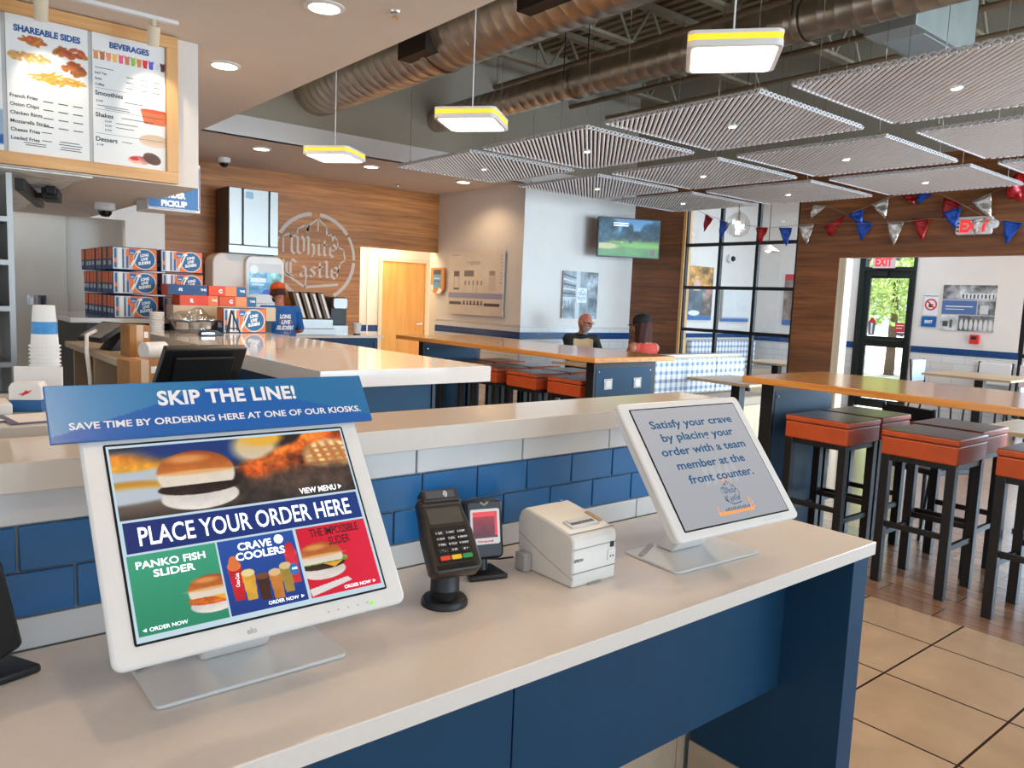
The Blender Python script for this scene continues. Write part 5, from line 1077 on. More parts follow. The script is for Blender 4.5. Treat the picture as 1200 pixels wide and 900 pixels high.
p.rect(.1, .6, .2, .68, (90, 72, 62)); p.rect(.1, .39, .2, .42, (70, 60, 54)); p.rect(.1, .42, .105, .6, (150, 138, 130)); p.rect(.195, .42, .2, .6, (150, 138, 130)); p.rect(.3, .6, .48, .69, (110, 92, 80)); p.rect(.76, .62, .86, .68, (150, 134, 122)); p.rect(.75, .38, .87, .62, (206, 190, 176))
for k in range(5): p.ell(.32+.075*k, .5, .016, .04, (150, 136, 126)); p.rect(.315+.075*k, .36, .318+.075*k, .45, (166, 152, 142))
for k in range(9): p.rect(.95, .5+.05*k, .97, .51+.05*k, (120, 108, 100))
p.rect(.05, .93, .2, .935, (150, 140, 130)); p.rect(.3, .85, .5, .852, (170, 158, 148)); p.rect(.34, .74, .6, .742, (150, 138, 128)); p.rect(.34, .82, .6, .822, (150, 138, 128))
t, F = poster('building_poster', 'pale framed building drawing poster on the cream poster wall', 'poster', (6.618, 8.965, 1.68), DOWN, 1.3, .92, p)
tx = TX()
for k in range(7): tx.stroke([(-.13+.036*k, .255), (-.13+.036*k+.012, .285), (-.13+.036*k+.02, .255)], .005)
tx.build('faint_lettering', mat('faint_ink', (120, 106, 98), .6), t, F, .0015)
def plaque(loc, right, label):
    t = thing('award_plaque', label, 'plaque', loc, 0, 'orange plaques with a blue panel'); F = frame((0, 0, 0), right, (0, 0, 1))
    b = MB(); b.prism([(-.18, -.14), (-.02, -.2), (.1, -.2), (.18, -.12), (.18, .2), (-.18, .2)], -.025, 0, 'Z', M=F); b.build('backing', mat('plaque_orange', (216, 140, 60), .5), t, bevel=.003)
    p = Pic(.2, .28, 24, (90, 150, 190)); p.rect(0, .75, 1, 1, (50, 60, 80)); p.rect(.1, .5, .9, .56, (200, 216, 226)); p.rect(.1, .35, .9, .4, (40, 70, 100)); p.rect(0, 0, 1, .14, (120, 160, 180)); p.mesh('print', PRINT, t, F, .001, cx=.0, cy=.03)
    tx = TX(); tx.poly([(-.17, -.06), (-.1, -.06), (-.1, -.16), (-.17, -.13)]); tx.poly([(-.02, -.19), (.1, -.19), (.14, -.13), (.06, -.1)]); tx.build('white_figure', TXTW, t, F, .002); return t
plaque((6.615, 9.93, 1.7), DOWN, 'orange framed plaque beside the maple door, left of the building drawing')
plaque((11.985, 6.42, 1.68), DOWN, 'orange framed plaque left of the glazed exit door')
# collage poster on the television wall
p = Pic(.68, .66, 110, (150, 156, 160)); p.put(np.ones_like(p.U), (96, 104, 110), (190, 196, 200), p.N)
for k in range(9): p.poly([(0, .95-.1*k), (.45, .85-.08*k), (.45, .82-.08*k), (0, .91-.1*k)], (206, 210, 212) if k % 2 else (80, 88, 94))
p.rect(.36, .0, .48, 1, (196, 200, 202)); p.rect(.72, 0, 1, .45, (110, 120, 126), noise=.9); p.rect(.7, .55, 1, 1, (130, 136, 140), noise=.9); p.rect(.02, 0, .36, .4, (170, 176, 180), noise=.6)
for k in range(8): p.rect(.04+.04*k, .02, .055+.04*k, .38, (84, 92, 98))
p.rect(.4, .34, .68, .66, (226, 232, 236))
t, F = poster('photo_collage', 'grey photo collage with a pale square emblem beside the television', 'poster', (7.72, 7.93, 1.565), (1, 0, 0), .68, .66, p)
tx = TX(); castle(tx, .03, -.0, .075); tx.build('emblem', TXTBL, t, F, .0015)
# television on an arm in the corner
tv = thing('television', 'flat television showing a golf course, high in the corner by the walnut panel', 'television', (8.18, 7.5, 2.385), radians(-24.7))
b = MB(); b.rrect(-.465, -.272, .465, .272, .008, -.03, .012, 'Y'); b.build('housing', BLACK, tv, bevel=.003)
p = Pic(.9, .51, 160, (60, 130, 70)); p.put(np.ones_like(p.U), (60, 140, 60), (130, 170, 90), np.clip(p.V*2.2, 0, 1), noise=.15); p.rect(0, .46, 1, 1, (140, 190, 226), (96, 150, 206)); p.ell(.45, .5, .9, .1, (60, 110, 80), (60, 120, 90), soft=.3, noise=.5)
for u, v, ru, rv in ((.08, .75, .22, .32), (.02, .6, .2, .3), (.3, .55, .1, .12), (.45, .66, .09, .2), (.52, .62, .05, .26), (.62, .58, .1, .12), (.85, .68, .16, .24), (.95, .75, .1, .3), (.74, .6, .08, .16)): p.ell(u, v, ru, rv, (24, 56, 66), (40, 92, 120), soft=.3, noise=.9)
p.ell(.1, .26, .22, .08, (190, 206, 150), soft=.4); p.ell(.75, .3, .4, .06, (120, 190, 90), soft=.5); p.ell(.38, .38, .02, .02, (220, 226, 120)); p.rect(.86, .06, .93, .2, (90, 90, 110)); p.rect(.88, .1, .9, .18, (190, 60, 60))
pm = p.mesh('screen', SCREEN, tv, frame((0, -.0305, 0), (1, 0, 0), (0, 0, 1)), .001)
tx = TX(); tx.stroke([(-.24, .195), (-.03, .195)], .014); tx.stroke([(-.24, .165), (-.03, .165)], .014); tx.build('caption_bar', TXTWE, pm, frame((0, -.0305, 0), (1, 0, 0), (0, 0, 1)), .002)
b = MB(); b.box(-.12, .012, -.12, .12, .04, .12); b.cyl((0, .04, 0), (-.165, .37, 0), .03, n=10); b.cyl((-.17, .385, -.12), (-.17, .385, .12), .025, n=10); b.build('wall_arm', BLACKM, tv)
# posters beyond the gridded window
p = Pic(.62, .87, 70, (90, 110, 120)); p.rect(0, .6, 1, 1, (206, 150, 80), noise=.9); p.ell(.32, .62, .16, .14, (226, 186, 170), soft=.3); p.ell(.82, .52, .14, .12, (200, 130, 110), soft=.3); p.rect(0, .1, .7, .55, (96, 112, 122), noise=.4); p.rect(.6, .1, 1, .5, (150, 130, 120), noise=1); p.ell(.25, .13, .24, .05, (230, 236, 240)); p.rect(0, 0, 1, .07, (60, 110, 170))
poster('people_poster', 'poster of people behind the gridded window, leftmost', 'poster', (10.46, 7.93, 1.69), (1, 0, 0), .62, .87, p)
p = Pic(.8, .58, 20, (222, 222, 220)); p.rect(0, 0, 1, .1, (60, 110, 170)); p.rect(0, 0, .02, 1, (60, 60, 60)); poster('blank_board', 'white board with blue lower strip behind the gridded window', 'board', (11.45, 7.93, 1.53), (1, 0, 0), .8, .58, p)
p = Pic(.55, .86, 40, (150, 130, 120)); p.put(np.ones_like(p.U), (70, 56, 50), (226, 206, 190), p.N); p.rect(0, .88, 1, 1, (206, 50, 60)); p.rect(0, 0, 1, .1, (60, 110, 170)); poster('photo_poster', 'dark photo poster with red top edge, right end of the gridded window', 'poster', (11.985, 7.08, 1.65), DOWN, .55, .86, p)
t = thing('wall_camera', 'small white camera with dark lens on the wall behind the gridded window', 'camera', (11.2, 7.968, 2.3)); b = MB(); b.cyl((0, 0, 0), (0, -.06, 0), .07, n=18); b.build('housing', WHITE, t, smooth=True); b = MB(); b.ball((.03, -.07, 0), .045, n=2); b.build('lens', DARKGLASS, t, smooth=True)
# vestibule signs
p = Pic(.7, .65, 110, (190, 190, 190)); p.rect(0, .68, .3, 1, (120, 120, 120), noise=.9); p.rect(.32, .68, 1, 1, (140, 142, 142), noise=.8); p.rect(.34, .7, .98, .82, (226, 226, 226))
for k in range(9): p.rect(.37+.07*k, .71, .4+.07*k, .8, (70, 72, 72))
p.rect(0, .36, .66, .66, (84, 112, 160)); p.rect(.68, .36, 1, .66, (130, 132, 130), noise=1); p.rect(.72, .38, .88, .56, (206, 206, 206)); p.rect(0, 0, .32, .34, (206, 206, 206), noise=.3); p.rect(.04, .08, .14, .2, (70, 70, 70)); p.rect(.18, .06, .22, .24, (80, 80, 80)); p.rect(.34, 0, 1, .34, (120, 120, 120), noise=.9)
for k in range(7): p.ell(.4+.09*k, .14, .035, .12, (214, 212, 208), soft=.3)
t, F = poster('history_collage', 'black and white photo collage with a blue strip on the vestibule wall', 'poster', (11.985, 4.445, 1.605), DOWN, .7, .65, p)
tx = TX(); tx.add('Coyote Ahead', -.12, .02, w=.32, h=.035, bold=.0) if 0 else tx.stroke([(-.3, .02), (.06, .02)], .012); tx.stroke([(-.3, -.02), (-.05, -.02)], .008); tx.build('caption', TXTW, t, F, .0015)
t = thing('no_smoking_sign', 'white sign with a red crossed circle beside the glazed door', 'sign', (11.985, 4.95, 1.64)); F = frame((0, 0, 0), DOWN, (0, 0, 1)); b = MB(); b.rrect(-.1, -.16, .1, .16, .004, -.004, .004, 'Z', M=F); b.build('plate', mat('sign_white', (226, 226, 226), .4), t)
tx = TX(); tx.arc(0, .0, .075, 0, 360, .022, n=30); tx.stroke([(-.05, .05), (.05, -.05)], .02); tx.build('red_circle', REDP, t, F, .005); tx = TX(); tx.poly([(-.03, -.04), (.03, -.04), (.03, .01), (-.03, .01)]); tx.build('dark_figure', TXTK, t, F, .0046); tx = TX(); tx.stroke([(-.09, .125), (.09, .125)], .01); tx.build('caption_bar', TXTK, t, F, .0046)
t = thing('exit_plate', 'small blue EXIT plate below the crossed circle sign', 'sign', (11.985, 4.96, 1.39)); b = MB(); b.rrect(-.105, -.075, .105, .075, .004, -.004, .004, 'Z', M=F); b.build('plate', SIGNB, t); tx = TX(); tx.add('EXIT', 0, 0, w=.11, h=.042, bold=.05); tx.build('lettering', TXTW, t, F, .005)
t = thing('fire_alarm', 'red fire alarm box under the black and white collage', 'alarm', (11.985, 4.31, 1.17)); b = MB(); b.rrect(-.06, -.065, .06, .065, .01, -.002, .05, 'Z', M=F); b.build('housing', REDP, t, bevel=.004); b = MB(); b.rrect(-.035, .0, .035, .04, .004, .05, .056, 'Z', M=F); b.build('pull_bar', TXTK, t)
t = thing('door_exit_sign', 'red EXIT sign in the transom above the glazed door', 'exit sign', (11.9, 5.66, 2.27)); b = MB(); b.rrect(-.17, -.1, .17, .1, .01, -.03, .0, 'Z', M=F); b.build('plate', mat('sign_pale', (214, 190, 190), .4), t)
tx = TX(); tx.add('EXIT', 0, 0, w=.26, h=.13, bold=.05); tx.build('lettering', mat('red_light', (230, 50, 60), .4, emit=.6), t, F, .001)
for i in (-1, 1): b = MB(); b.ball((0, i*.22, .04), .035, n=2); b.build('emergency_lamp', mat('lamp_grey', (120, 126, 126), .4), t, smooth=True)
es = thing('exit_sign', 'lit white EXIT sign with round lamp on the walnut header, behind a silver flag', 'exit sign', (8.80, 3.27, 2.415)); F = frame((0, 0, 0), DOWN, (0, 0, 1)); b = MB(); b.rrect(-.175, -.09, .165, .09, .025, 0, .05, 'Z', M=F); b.build('housing', mat('sign_shell', (216, 206, 200), .4), es, bevel=.004)
tx = TX(); tx.add('EXIT', 0, 0, w=.27, h=.12, bold=.06); tx.build('lettering', mat('exit_red', (240, 50, 44), .4, emit=.8), es, F, .051)
tx = TX()
for k in range(3): tx.poly([(-.165, -.06+.04*k), (-.14, -.06+.04*k), (-.14, -.045+.04*k), (-.165, -.045+.04*k)])
tx.build('side_louver', TXTK, es, F, .0508)
b = MB(); b.cyl((-.0, -.175, .01), (-.06, -.175, .01), .045, n=20); b.build('emergency_lamp', WHITE, es, smooth=True)
for i, (yy, zz, s_) in enumerate(((5.72, 1.22, 'L'), (5.42, 1.28, 'R'))):
    t = thing('door_sticker', ['cup shaped sticker with red top on the door glass', 'red square sticker at the lower right of the door glass'][i], 'sticker', (11.99, [5.80, 5.37][i], [1.27, 1.27][i])); tx = TX()
    if i == 0: tx.poly([(-.045, -.13), (.045, -.13), (.06, .07), (-.06, .07)], 1); tx.poly([(-.06, .07), (.06, .07), (.02, .14), (-.02, .14)], 0); tx.stroke([(-.0, -.1), (.0, .05)], .03, 2, .0006)
    else: tx.poly([(-.07, -.06), (.07, -.06), (.07, .08), (-.07, .08)], 0); tx.stroke([(-.05, .04), (.05, .04)], .012, 2, .0006); tx.stroke([(-.05, .0), (.03, .0)], .012, 2, .0006); tx.poly([(-.08, -.1), (.06, -.13), (.08, -.07), (-.06, -.065)], 1)
    tx.build('print', [REDP, mat('sticker_grey', (110, 100, 116), .5), TXTW], t, F, .004)
# ================================================================== bunting
FLAGS = {'r': mat('foil_red', (150, 16, 20), .25, metal=.3, noise=.3, nscale=30, bump=.5), 'b': mat('foil_blue', (20, 66, 150), .25, metal=.3, noise=.25, nscale=30, bump=.5), 's': mat('foil_silver', (206, 196, 186), .2, metal=.75, noise=.25, nscale=26, bump=.8)}
CN = {'r': 'red', 'b': 'blue', 's': 'silver'}
def U8(x, y, xx=8.72):
    d = fw + R2*((x-600)/905.17) - U2*((y-450)/905.17); k = xx/d.x; return Vector((0, 0, CH)) + d*k
flags = [('r', (827, 251), (836, 257), (824, 272), 'flag hanging left of the gridded window frame'), ('b', (844, 258), (856, 262), (843, 281), 'flag over the left mullion of the gridded window'), ('r', (886, 267), (901, 267), (890, 287), 'flag over the right mullion of the gridded window'), ('b', (913, 267), (929, 267), (921, 289), 'flag over the top right window pane'),
 ('s', (936, 265), (955, 262), (945, 287), 'flag on the walnut column beside the window'), ('r', (965, 265), (993, 252), (972, 278), 'crumpled flag pair on the walnut header left'), ('b', (1002, 256), (1024, 262), (1008, 282), 'flag on the header left of the exit door, lower string'), ('s', (1039, 260), (1060, 260), (1047, 288), 'large flag over the exit door opening'), ('r', (1069, 257), (1091, 256), (1080, 283), 'flag between the large silver flag and the exit sign'), ('b', (1175, 258), (1200, 261), (1178, 287), 'flag right of the lit exit sign, cut by the picture edge'),
 ('s', (953, 240), (970, 241), (949, 257), 'flag on the upper string nearest the window'), ('b', (993, 252), (1012, 245), (1009, 262), 'flag on the upper string at the header left'), ('s', (1021, 240), (1042, 231), (1037, 256), 'upright flag on the upper string'), ('r', (1056, 229), (1073, 229), (1071, 240), 'flag tip below the baffle, upper string'), ('b', (1077, 227), (1095, 227), (1074, 240), 'flag tip next to the red tip, upper string'), ('r', (1106, 232), (1128, 240), (1103, 256), 'folded flag above the exit sign'), ('b', (1104, 250), (1127, 242), (1119, 269), 'dark flag just left of the lit exit sign'), ('s', (1138, 237), (1162, 226), (1161, 256), 'large tilted flag above the lit exit sign'), ('s', (1140, 258), (1158, 254), (1141, 277), 'small flag hanging across the lit exit sign')]
for c, a, b_, d, lb in flags:
    xx = 8.70 if 'across' in lb else (8.722 if 'above the lit' in lb or 'just left' in lb else 8.742 if 'at the header left' in lb else 8.768); A, B_, D = U8(*a, xx), U8(*b_, xx), U8(*d, xx); t = thing('bunting_flag', '%s foil %s' % (CN[c], lb), 'flag', A, 0, 'foil bunting flags'); b = MB(); n = 6; g = {}
    for i in range(n+1):
        for j in range(n+1-i):
            u, v = i/n, j/n; P = (B_-A)*u*(1-0) + (D-A)*v; P.x += -.012*sin(7*u+4*v)-.008*cos(11*v); g[i, j] = b.bm.verts.new(P)
    for i in range(n):
        for j in range(n-i):
            b.bm.faces.new((g[i, j], g[i+1, j], g[i, j+1]))
            if i+j < n-1: b.bm.faces.new((g[i+1, j], g[i+1, j+1], g[i, j+1]))
    fo = b.build('foil', FLAGS[c], t, smooth=True); sm = fo.modifiers.new('thick', 'SOLIDIFY'); sm.thickness = .002
    b = MB(); b.cyl((0, 0, .0), B_-A, .0035, n=5); b.build('hem', FLAGS[c], t)
for i, pts in enumerate((((803, 240), (827, 251), (856, 262), (901, 267), (955, 262), (993, 262), (1024, 262), (1060, 260), (1091, 256), (1130, 258), (1175, 258), (1200, 261)), ((940, 246), (970, 241), (993, 252), (1042, 231), (1075, 226), (1103, 228), (1135, 243), (1162, 226), (1192, 215)), ((1100, 226), (1128, 240), (1150, 252), (1163, 262)))):
    b = MB(); b.tube([U8(*q, 8.734-.006*i) for q in pts], .003, 5); tag(b.build('bunting_string', mat('string', (150, 120, 90), .6), smooth=True), ['lower string carrying the foil flags across the window and header', 'upper string carrying the foil flags under the baffles', 'short red string end hanging by the exit sign'][i], 'string', 'bunting strings')
b = MB(); P0 = U8(1192, 222, 8.72); b.ball((0, 0, 0), .09, 1, .8, 1.5, n=3)
for v in b.bm.verts: v.co *= 1+.3*sin(31*v.co.y+17*v.co.z)
tag(b.build('foil_rosette', FLAGS['r'], smooth=True, loc=P0), 'red crumpled foil rosette at the right end of the upper string', 'decoration')
t = thing('glass_pendant', 'clear glass globe lamp hanging before the gridded window', 'light', (8.2, 5.73, 2.47)); b = MB(); b.lathe([(.02, .17), (.05, .16), (.13, .1), (.15, .0), (.12, -.09), (.05, -.13), (.001, -.135)], 24, cap=False); b.build('globe', glass('globe_glass', (.93, .92, .9), .16), t, smooth=True); b = MB(); b.cyl((0, 0, .06), (0, 0, .19), .02, n=12); b.build('socket', CHROME, t); b = MB(); b.ball((0, 0, .01), .035, sz=1.3, n=2); b.build('bulb', SPOTM, t, smooth=True); b = MB(); b.cyl((0, 0, .19), (0, 0, 2.2), .004, n=6); b.build('cord', BLACKM, t)
def shade(x, y, z, label):
    t = thing('vestibule_pendant', label, 'light', (x, y, z), 0, 'white shaded pendants beyond the gridded window'); b = MB(); b.lathe([(.03, .1), (.035, .06), (.15, -.02), (.16, -.035), (.145, -.03), (.03, .05)], 24, cap=False); b.build('lamp_shade', mat('pink_enamel', (214, 190, 180), .4), t, smooth=True); b = MB(); b.ball((0, 0, .0), .05, n=2); b.build('bulb', LIT, t, smooth=True); b = MB(); b.cyl((0, 0, .1), (0, 0, 3.3-z), .005, n=6); b.build('cord', BLACKM, t)
shade(9.9, 6.38, 2.33, 'white shaded pendant beyond the middle window pane'); shade(9.9, 5.62, 2.32, 'white shaded pendant beyond the right window pane')
lamp('vestibule_daylight', 'AREA', (11.9, 1.0, 1.7), 420, DAY, 4, 2, target=(9, 2.5, 1.2)); lamp('side_room_light', 'AREA', (10.4, 6.0, 3.25), 60, DAY, 2.0, target=(10.4, 6.3, 0))
# ================================================================== booths, small tables, chairs
def booth(x0, x1, y, label, zt=.91):
    t = thing('booth_bench', label, 'bench', ((x0+x1)/2, y, 0), 0, 'plaid booth benches'); w = x1-x0
    b = MB(); b.box(-w/2, 0, .02, w/2, .1, zt); b.build('back_frame', PALEW, t, bevel=.004)
    n = 3 if w > 1.3 else 2
    for k in range(n):
        b = MB(); a = -w/2+.02+k*(w-.04)/n; b.rrect(a+.004, .5, a+(w-.04)/n-.004, zt-.02, .02, -.09, 0, 'Y'); b.build('back_cushion', PLAID, t, bevel=.025)
    b = MB(); b.box(-w/2, -.02, zt, w/2, .11, zt+.018); b.build('top_rail', WHITE, t, bevel=.004)
    b = MB(); b.rrect(-w/2, .38, w/2, .48, .02, -.5, -.0, 'Y'); b.build('seat_cushion', mat('tan_vinyl', (176, 156, 134), .5), t, bevel=.015); b = MB(); b.box(-w/2+.01, -.47, 0, w/2-.01, -.02, .379); b.build('seat_box', PALEW, t)
booth(6.35, 8.12, 5.5, 'plaid booth bench in front of the gridded window')
booth(10.0, 11.85, 7.82, 'plaid booth bench beyond the gridded window', .95)
def small_table(x0, y0, x1, y1, label, mtop=SMALLW, edge=None):
    t = thing('dining_table', label, 'table', ((x0+x1)/2, (y0+y1)/2, 0), 0, 'low dining tables'); w, d = x1-x0, y1-y0
    b = MB(); b.box(-w/2, -d/2, .712, w/2, d/2, .74); tp = b.build('tabletop', mtop, t, bevel=.002)
    b = MB(); b.box(-.05, -.05, .02, .05, .05, .711); b.build('pedestal', BLACKM, t); b = MB(); b.rrect(-.25, -.04, .25, .04, .02, 0, .02, 'Z'); b.rrect(-.04, -.25, .04, .25, .02, 0, .0195, 'Z'); b.build('foot', BLACKM, t); b = MB(); b.box(-.2, -.2, .69, .2, .2, .7115); b.build('top_plate', BLACKM, t)
small_table(6.36, 6.2, 7.06, 6.97, 'pale dining table between the two seated people')
small_table(6.5, 4.28, 7.25, 5.04, 'pale dining table in front of the plaid booth bench')
small_table(10.45, 3.32, 11.5, 4.35, 'dining table with dark edge near the right picture edge', wood('dark_edge_table', (150, 116, 80), (200, 170, 130), 1, 'Y', .3))
small_table(9.5, 5.7, 10.3, 6.5, 'pale dining table beyond the gridded window')
small_table(5.7, 1.15, 6.5, 2.0, 'pale dining table under the far edge of the near bar table')
def chair(x, y, rz, label, back=WHITE):
    t = thing('dining_chair', label, 'chair', (x, y, 0), rz, 'dining chairs'); b = MB(); b.rrect(-.21, -.21, .21, .21, .03, .43, .47, 'Z'); b.build('seat', mat('dark_seat', (44, 44, 46), .5), t, bevel=.008)
    b = MB(); b.rrect(-.2, .56, .2, .86, .02, .2, .225, 'Y'); b.build('backrest', back, t, bevel=.006)
    for sx in (-1, 1):
        b = MB(); b.cyl((sx*.19, -.18, .43), (sx*.2, -.2, 0), .014, n=8); b.build('leg', BLACKM, t, smooth=True); b = MB(); b.cyl((sx*.19, .19, .43), (sx*.2, .25, 0), .014, n=8); b.build('leg', BLACKM, t, smooth=True); b = MB(); b.cyl((sx*.21, .19, .43), (sx*.21, .235, .87), .014, n=8); b.build('back_post', BLACKM, t, smooth=True)
    return t
chair(11.25, 4.52, 0, 'white backed chair furthest left behind the dark edged table', mat('chair_white_blue', (206, 222, 232), .4)); chair(11.72, 4.0, radians(-90), 'white backed chair second from left behind the dark edged table'); chair(11.72, 3.5, radians(-90), 'pinkish backed chair third from left behind the dark edged table', mat('chair_pink', (222, 206, 206), .4)); chair(10.9, 3.1, radians(180), 'chair with its back to the right picture edge', mat('chair_grey', (190, 190, 196), .4))
chair(6.9, 4.0, radians(180), 'chair with dark seat behind the near leg panel, by the pale table', PALEW); chair(10.75, 6.1, radians(-90), 'wooden backed chair beyond the gridded window', PALEW); chair(5.55, 2.2, radians(70), 'black legged chair seen below the near bar table', BLACKM)
# ================================================================== PEOPLE
def capsule(bm, p0, p1, r0, r1, n=14):
    p0, p1 = Vector(p0), Vector(p1); m = MB(); m.bm.free(); m.bm = bm
    m.cyl(p0, p1, r0, r1, n)
    m.ball(p0, r0, n=2); m.ball(p1, r1, n=2)
def person(name, label, loc, rz, J, scale=1.0, torso=(.15, .17), female=False):
    """J: joint positions, front is -y.  Returns root, body object, evaluated helper for clothing"""
    bm = bmesh.new(); m = MB(); m.bm.free(); m.bm = bm
    def ell(c, rx, ry, rz_, rot=None):
        f = bmesh.ops.create_icosphere(bm, subdivisions=3, radius=1)
        R = rot or Matrix.Identity(3)
        for v in f['verts']: v.co = R @ Vector((v.co.x*rx, v.co.y*ry, v.co.z*rz_)) + Vector(c)
    P = {k: Vector(v) for k, v in J.items()}
    pel, che, nek = P['pelvis'], P['chest'], P['neck']
    ax = (che-pel).normalized(); lean = Vector((0, 0, 1)).rotation_difference(ax).to_matrix()
    w, d = torso[1], torso[0]*.74
    ell(pel, w*.98, d*1.0, .13, lean); ell(pel.lerp(che, .4), w*.86, d*.9, .17, lean); ell(che, w*1.02, d*1.0, .2, lean); ell(che.lerp(nek, .45), w*.8, d*.74, .11, lean)
    capsule(bm, nek+Vector((0, 0, -.04)), P['head']+Vector((0, .025, -.06)), .058, .052)
    for s in 'LR':
        capsule(bm, che.lerp(nek, .5), P['sh'+s], .06, .068); capsule(bm, P['sh'+s], P['el'+s], .058, .043); capsule(bm, P['el'+s], P['wr'+s], .042, .029)
        capsule(bm, P['hip'+s], P['kn'+s], .092, .06); capsule(bm, P['kn'+s], P['an'+s], .058, .038); capsule(bm, P['an'+s], P['to'+s], .042, .034)
        # hand: palm, four bent fingers and a thumb
        wr, ha = P['wr'+s], P['ha'+s]; dv = (ha-wr).normalized(); side = dv.cross(Vector((0, 0, 1))).normalized(); upn = side.cross(dv).normalized()
        pc = wr + dv*.05; m.cbox((0, 0, 0), (.078, .092, .026), frame(pc, side, dv))
        for k in range(4):
            b0 = wr+dv*.09+side*(-.03+.02*k); L = (.062, .074, .07, .054)[k]; b1 = b0+dv*L*.55-upn*.008; b2 = b1+dv*L*.4-upn*.026
            capsule(bm, b0, b1, .0095, .009, 8); capsule(bm, b1, b2, .009, .008, 8)
        sg = 1 if s == 'L' else -1; t0 = wr+dv*.03-side*.036*sg; capsule(bm, t0, t0+dv*.035-side*.022*sg-upn*.01, .012, .0105, 8); capsule(bm, t0+dv*.035-side*.022*sg-upn*.01, t0+dv*.062-side*.018*sg-upn*.02, .0105, .0085, 8)
    # head
    H = P['head']; hr = J.get('headrot', (0, 0, 0)); HR = Euler(hr).to_matrix()
    f = bmesh.ops.create_icosphere(bm, subdivisions=4, radius=1)
    for v in f['verts']:
        x, y, z = v.co; k = 1.0
        if z < 0: k = 1-.34*(-z)**1.5
        c = Vector((x*.077*k, y*.098*(1-.1*max(0, -z)), z*.118))
        if y < 0 and z < -.2: c.y -= .012*(-z)
        if y < -.5 and -.05 < z < .25 and .2 < abs(x) < .62: c.y += .009
        v.co = HR @ c + H
    for q in ((0, -.101, .0), (0, -.108, -.018)): ell(H+HR @ Vector(q), .012, .02, .018)
    ell(H+HR @ Vector((0, -.094, -.058)), .024, .01, .008); ell(H+HR @ Vector((0, -.092, .026)), .056, .012, .01)
    for sx in (-1, 1): ell(H+HR @ Vector((sx*.078, .008, -.008)), .011, .024, .034)
    me = bpy.data.meshes.new('body'); bmesh.ops.recalc_face_normals(bm, faces=bm.faces[:]); bm.to_mesh(me); bm.free()
    o = bpy.data.objects.new('tmp', me); COL.objects.link(o)
    r = o.modifiers.new('r', 'REMESH'); r.mode = 'VOXEL'; r.voxel_size = .0085; sm = o.modifiers.new('s', 'SMOOTH'); sm.factor = .5; sm.iterations = 4
    dg = bpy.context.evaluated_depsgraph_get(); me2 = bpy.data.meshes.new_from_object(o.evaluated_get(dg)); bpy.data.objects.remove(o)
    for p in me2.polygons: p.use_smooth = True
    me2.materials.clear(); me2.materials.append(SKIN)
    root = thing(name, label, 'person', loc, rz); root.scale = (scale,)*3
    ob = bpy.data.objects.new('body', me2); COL.objects.link(ob); ob.parent = root
    return root, ob, P, HR
def garment(name, body, m, test, off=.007, shift=None):
    me = body.data; keep = [p for p in me.polygons if test(p.center)]; idx = {}; vs = []; fs = []
    for p in keep:
        f = []
        for i in p.vertices:
            if i not in idx:
                idx[i] = len(vs); v = me.vertices[i]; vs.append(tuple(v.co+v.normal*off))
            f.append(idx[i])
        fs.append(f)
    n = bpy.data.meshes.new(name); n.from_pydata(vs, [], fs); n.materials.append(m)
    for p in n.polygons: p.use_smooth = True
    o = bpy.data.objects.new(name, n); COL.objects.link(o); o.parent = body.parent
    s = o.modifiers.new('thick', 'SOLIDIFY'); s.thickness = .004; s.offset = 1
    return o
def seat_pose(lean=.06, headdrop=0, arms='table'):
    z0 = .52; J = dict(pelvis=(0, .02, z0), chest=(0, -lean*.6, z0+.36), neck=(0, -lean-.01, z0+.55), head=(0, -lean-.05-headdrop, z0+.70-headdrop*.3))
    for s, x in (('L', 1), ('R', -1)):
        J['sh'+s] = (x*.185, -lean, z0+.47); J['el'+s] = (x*.235, -.14-lean, z0+.235); J['wr'+s] = (x*.12, -.34-lean, z0+.275); J['ha'+s] = (x*.07, -.44-lean, z0+.285)
        J['hip'+s] = (x*.095, -.0, z0-.02); J['kn'+s] = (x*.12, -.42, z0+.0); J['an'+s] = (x*.12, -.40, .09); J['to'+s] = (x*.13, -.54, .04)
    return J
J = seat_pose(.10, .03); J['headrot'] = (.22, 0, .5)
root, body, P, HR = person('person', 'bald bearded man in a dark shirt and glasses seated at the dining table', (7.07, 7.27, 0), radians(-18), J, torso=(.17, .185))
nz = P['neck'].z
garment('shirt', body, SHIRTK, lambda c: .55 < c.z < nz-.004+.3*max(0, c.y-P['neck'].y) and (abs(c.x) < .2 or c.y > -.26) and not (c.y < -.3))
garment('trousers', body, DENIM, lambda c: c.z <= .56 and c.z > .1 and (c.y > -.6), .006)
garment('shoe', body, BLACK, lambda c: c.z <= .10, .006)
Hd = P['head']; IV = HR.transposed()
def hl(c): return IV @ (Vector(c)-Hd)
garment('beard', body, BEARD, lambda c: (lambda q: q.z < -.035 and q.y < -.02 and q.z > -.15 and abs(q.x) < .08 and not (q.z > -.066 and q.y < -.085 and abs(q.x) < .022 and q.z < -.05))(hl(c)), .006)
def glasses(P, HR, root):
    F = Matrix.Translation(P['head']) @ HR.to_4x4(); b = MB()
    for sx in (-1, 1):
        pts = [F @ Vector((sx*.032+.023*cos(2*pi*k/14), -.106, .012+.016*sin(2*pi*k/14))) for k in range(15)]; b.tube(pts, .0025, 5); b.tube([F @ Vector((sx*.055, -.104, .016)), F @ Vector((sx*.08, -.07, .016)), F @ Vector((sx*.083, .01, .008))], .0025, 5)
    b.tube([F @ Vector((-.01, -.108, .016)), F @ Vector((.01, -.108, .016))], .0025, 5); b.build('glasses', BLACKM, root, smooth=True)
glasses(P, HR, root)
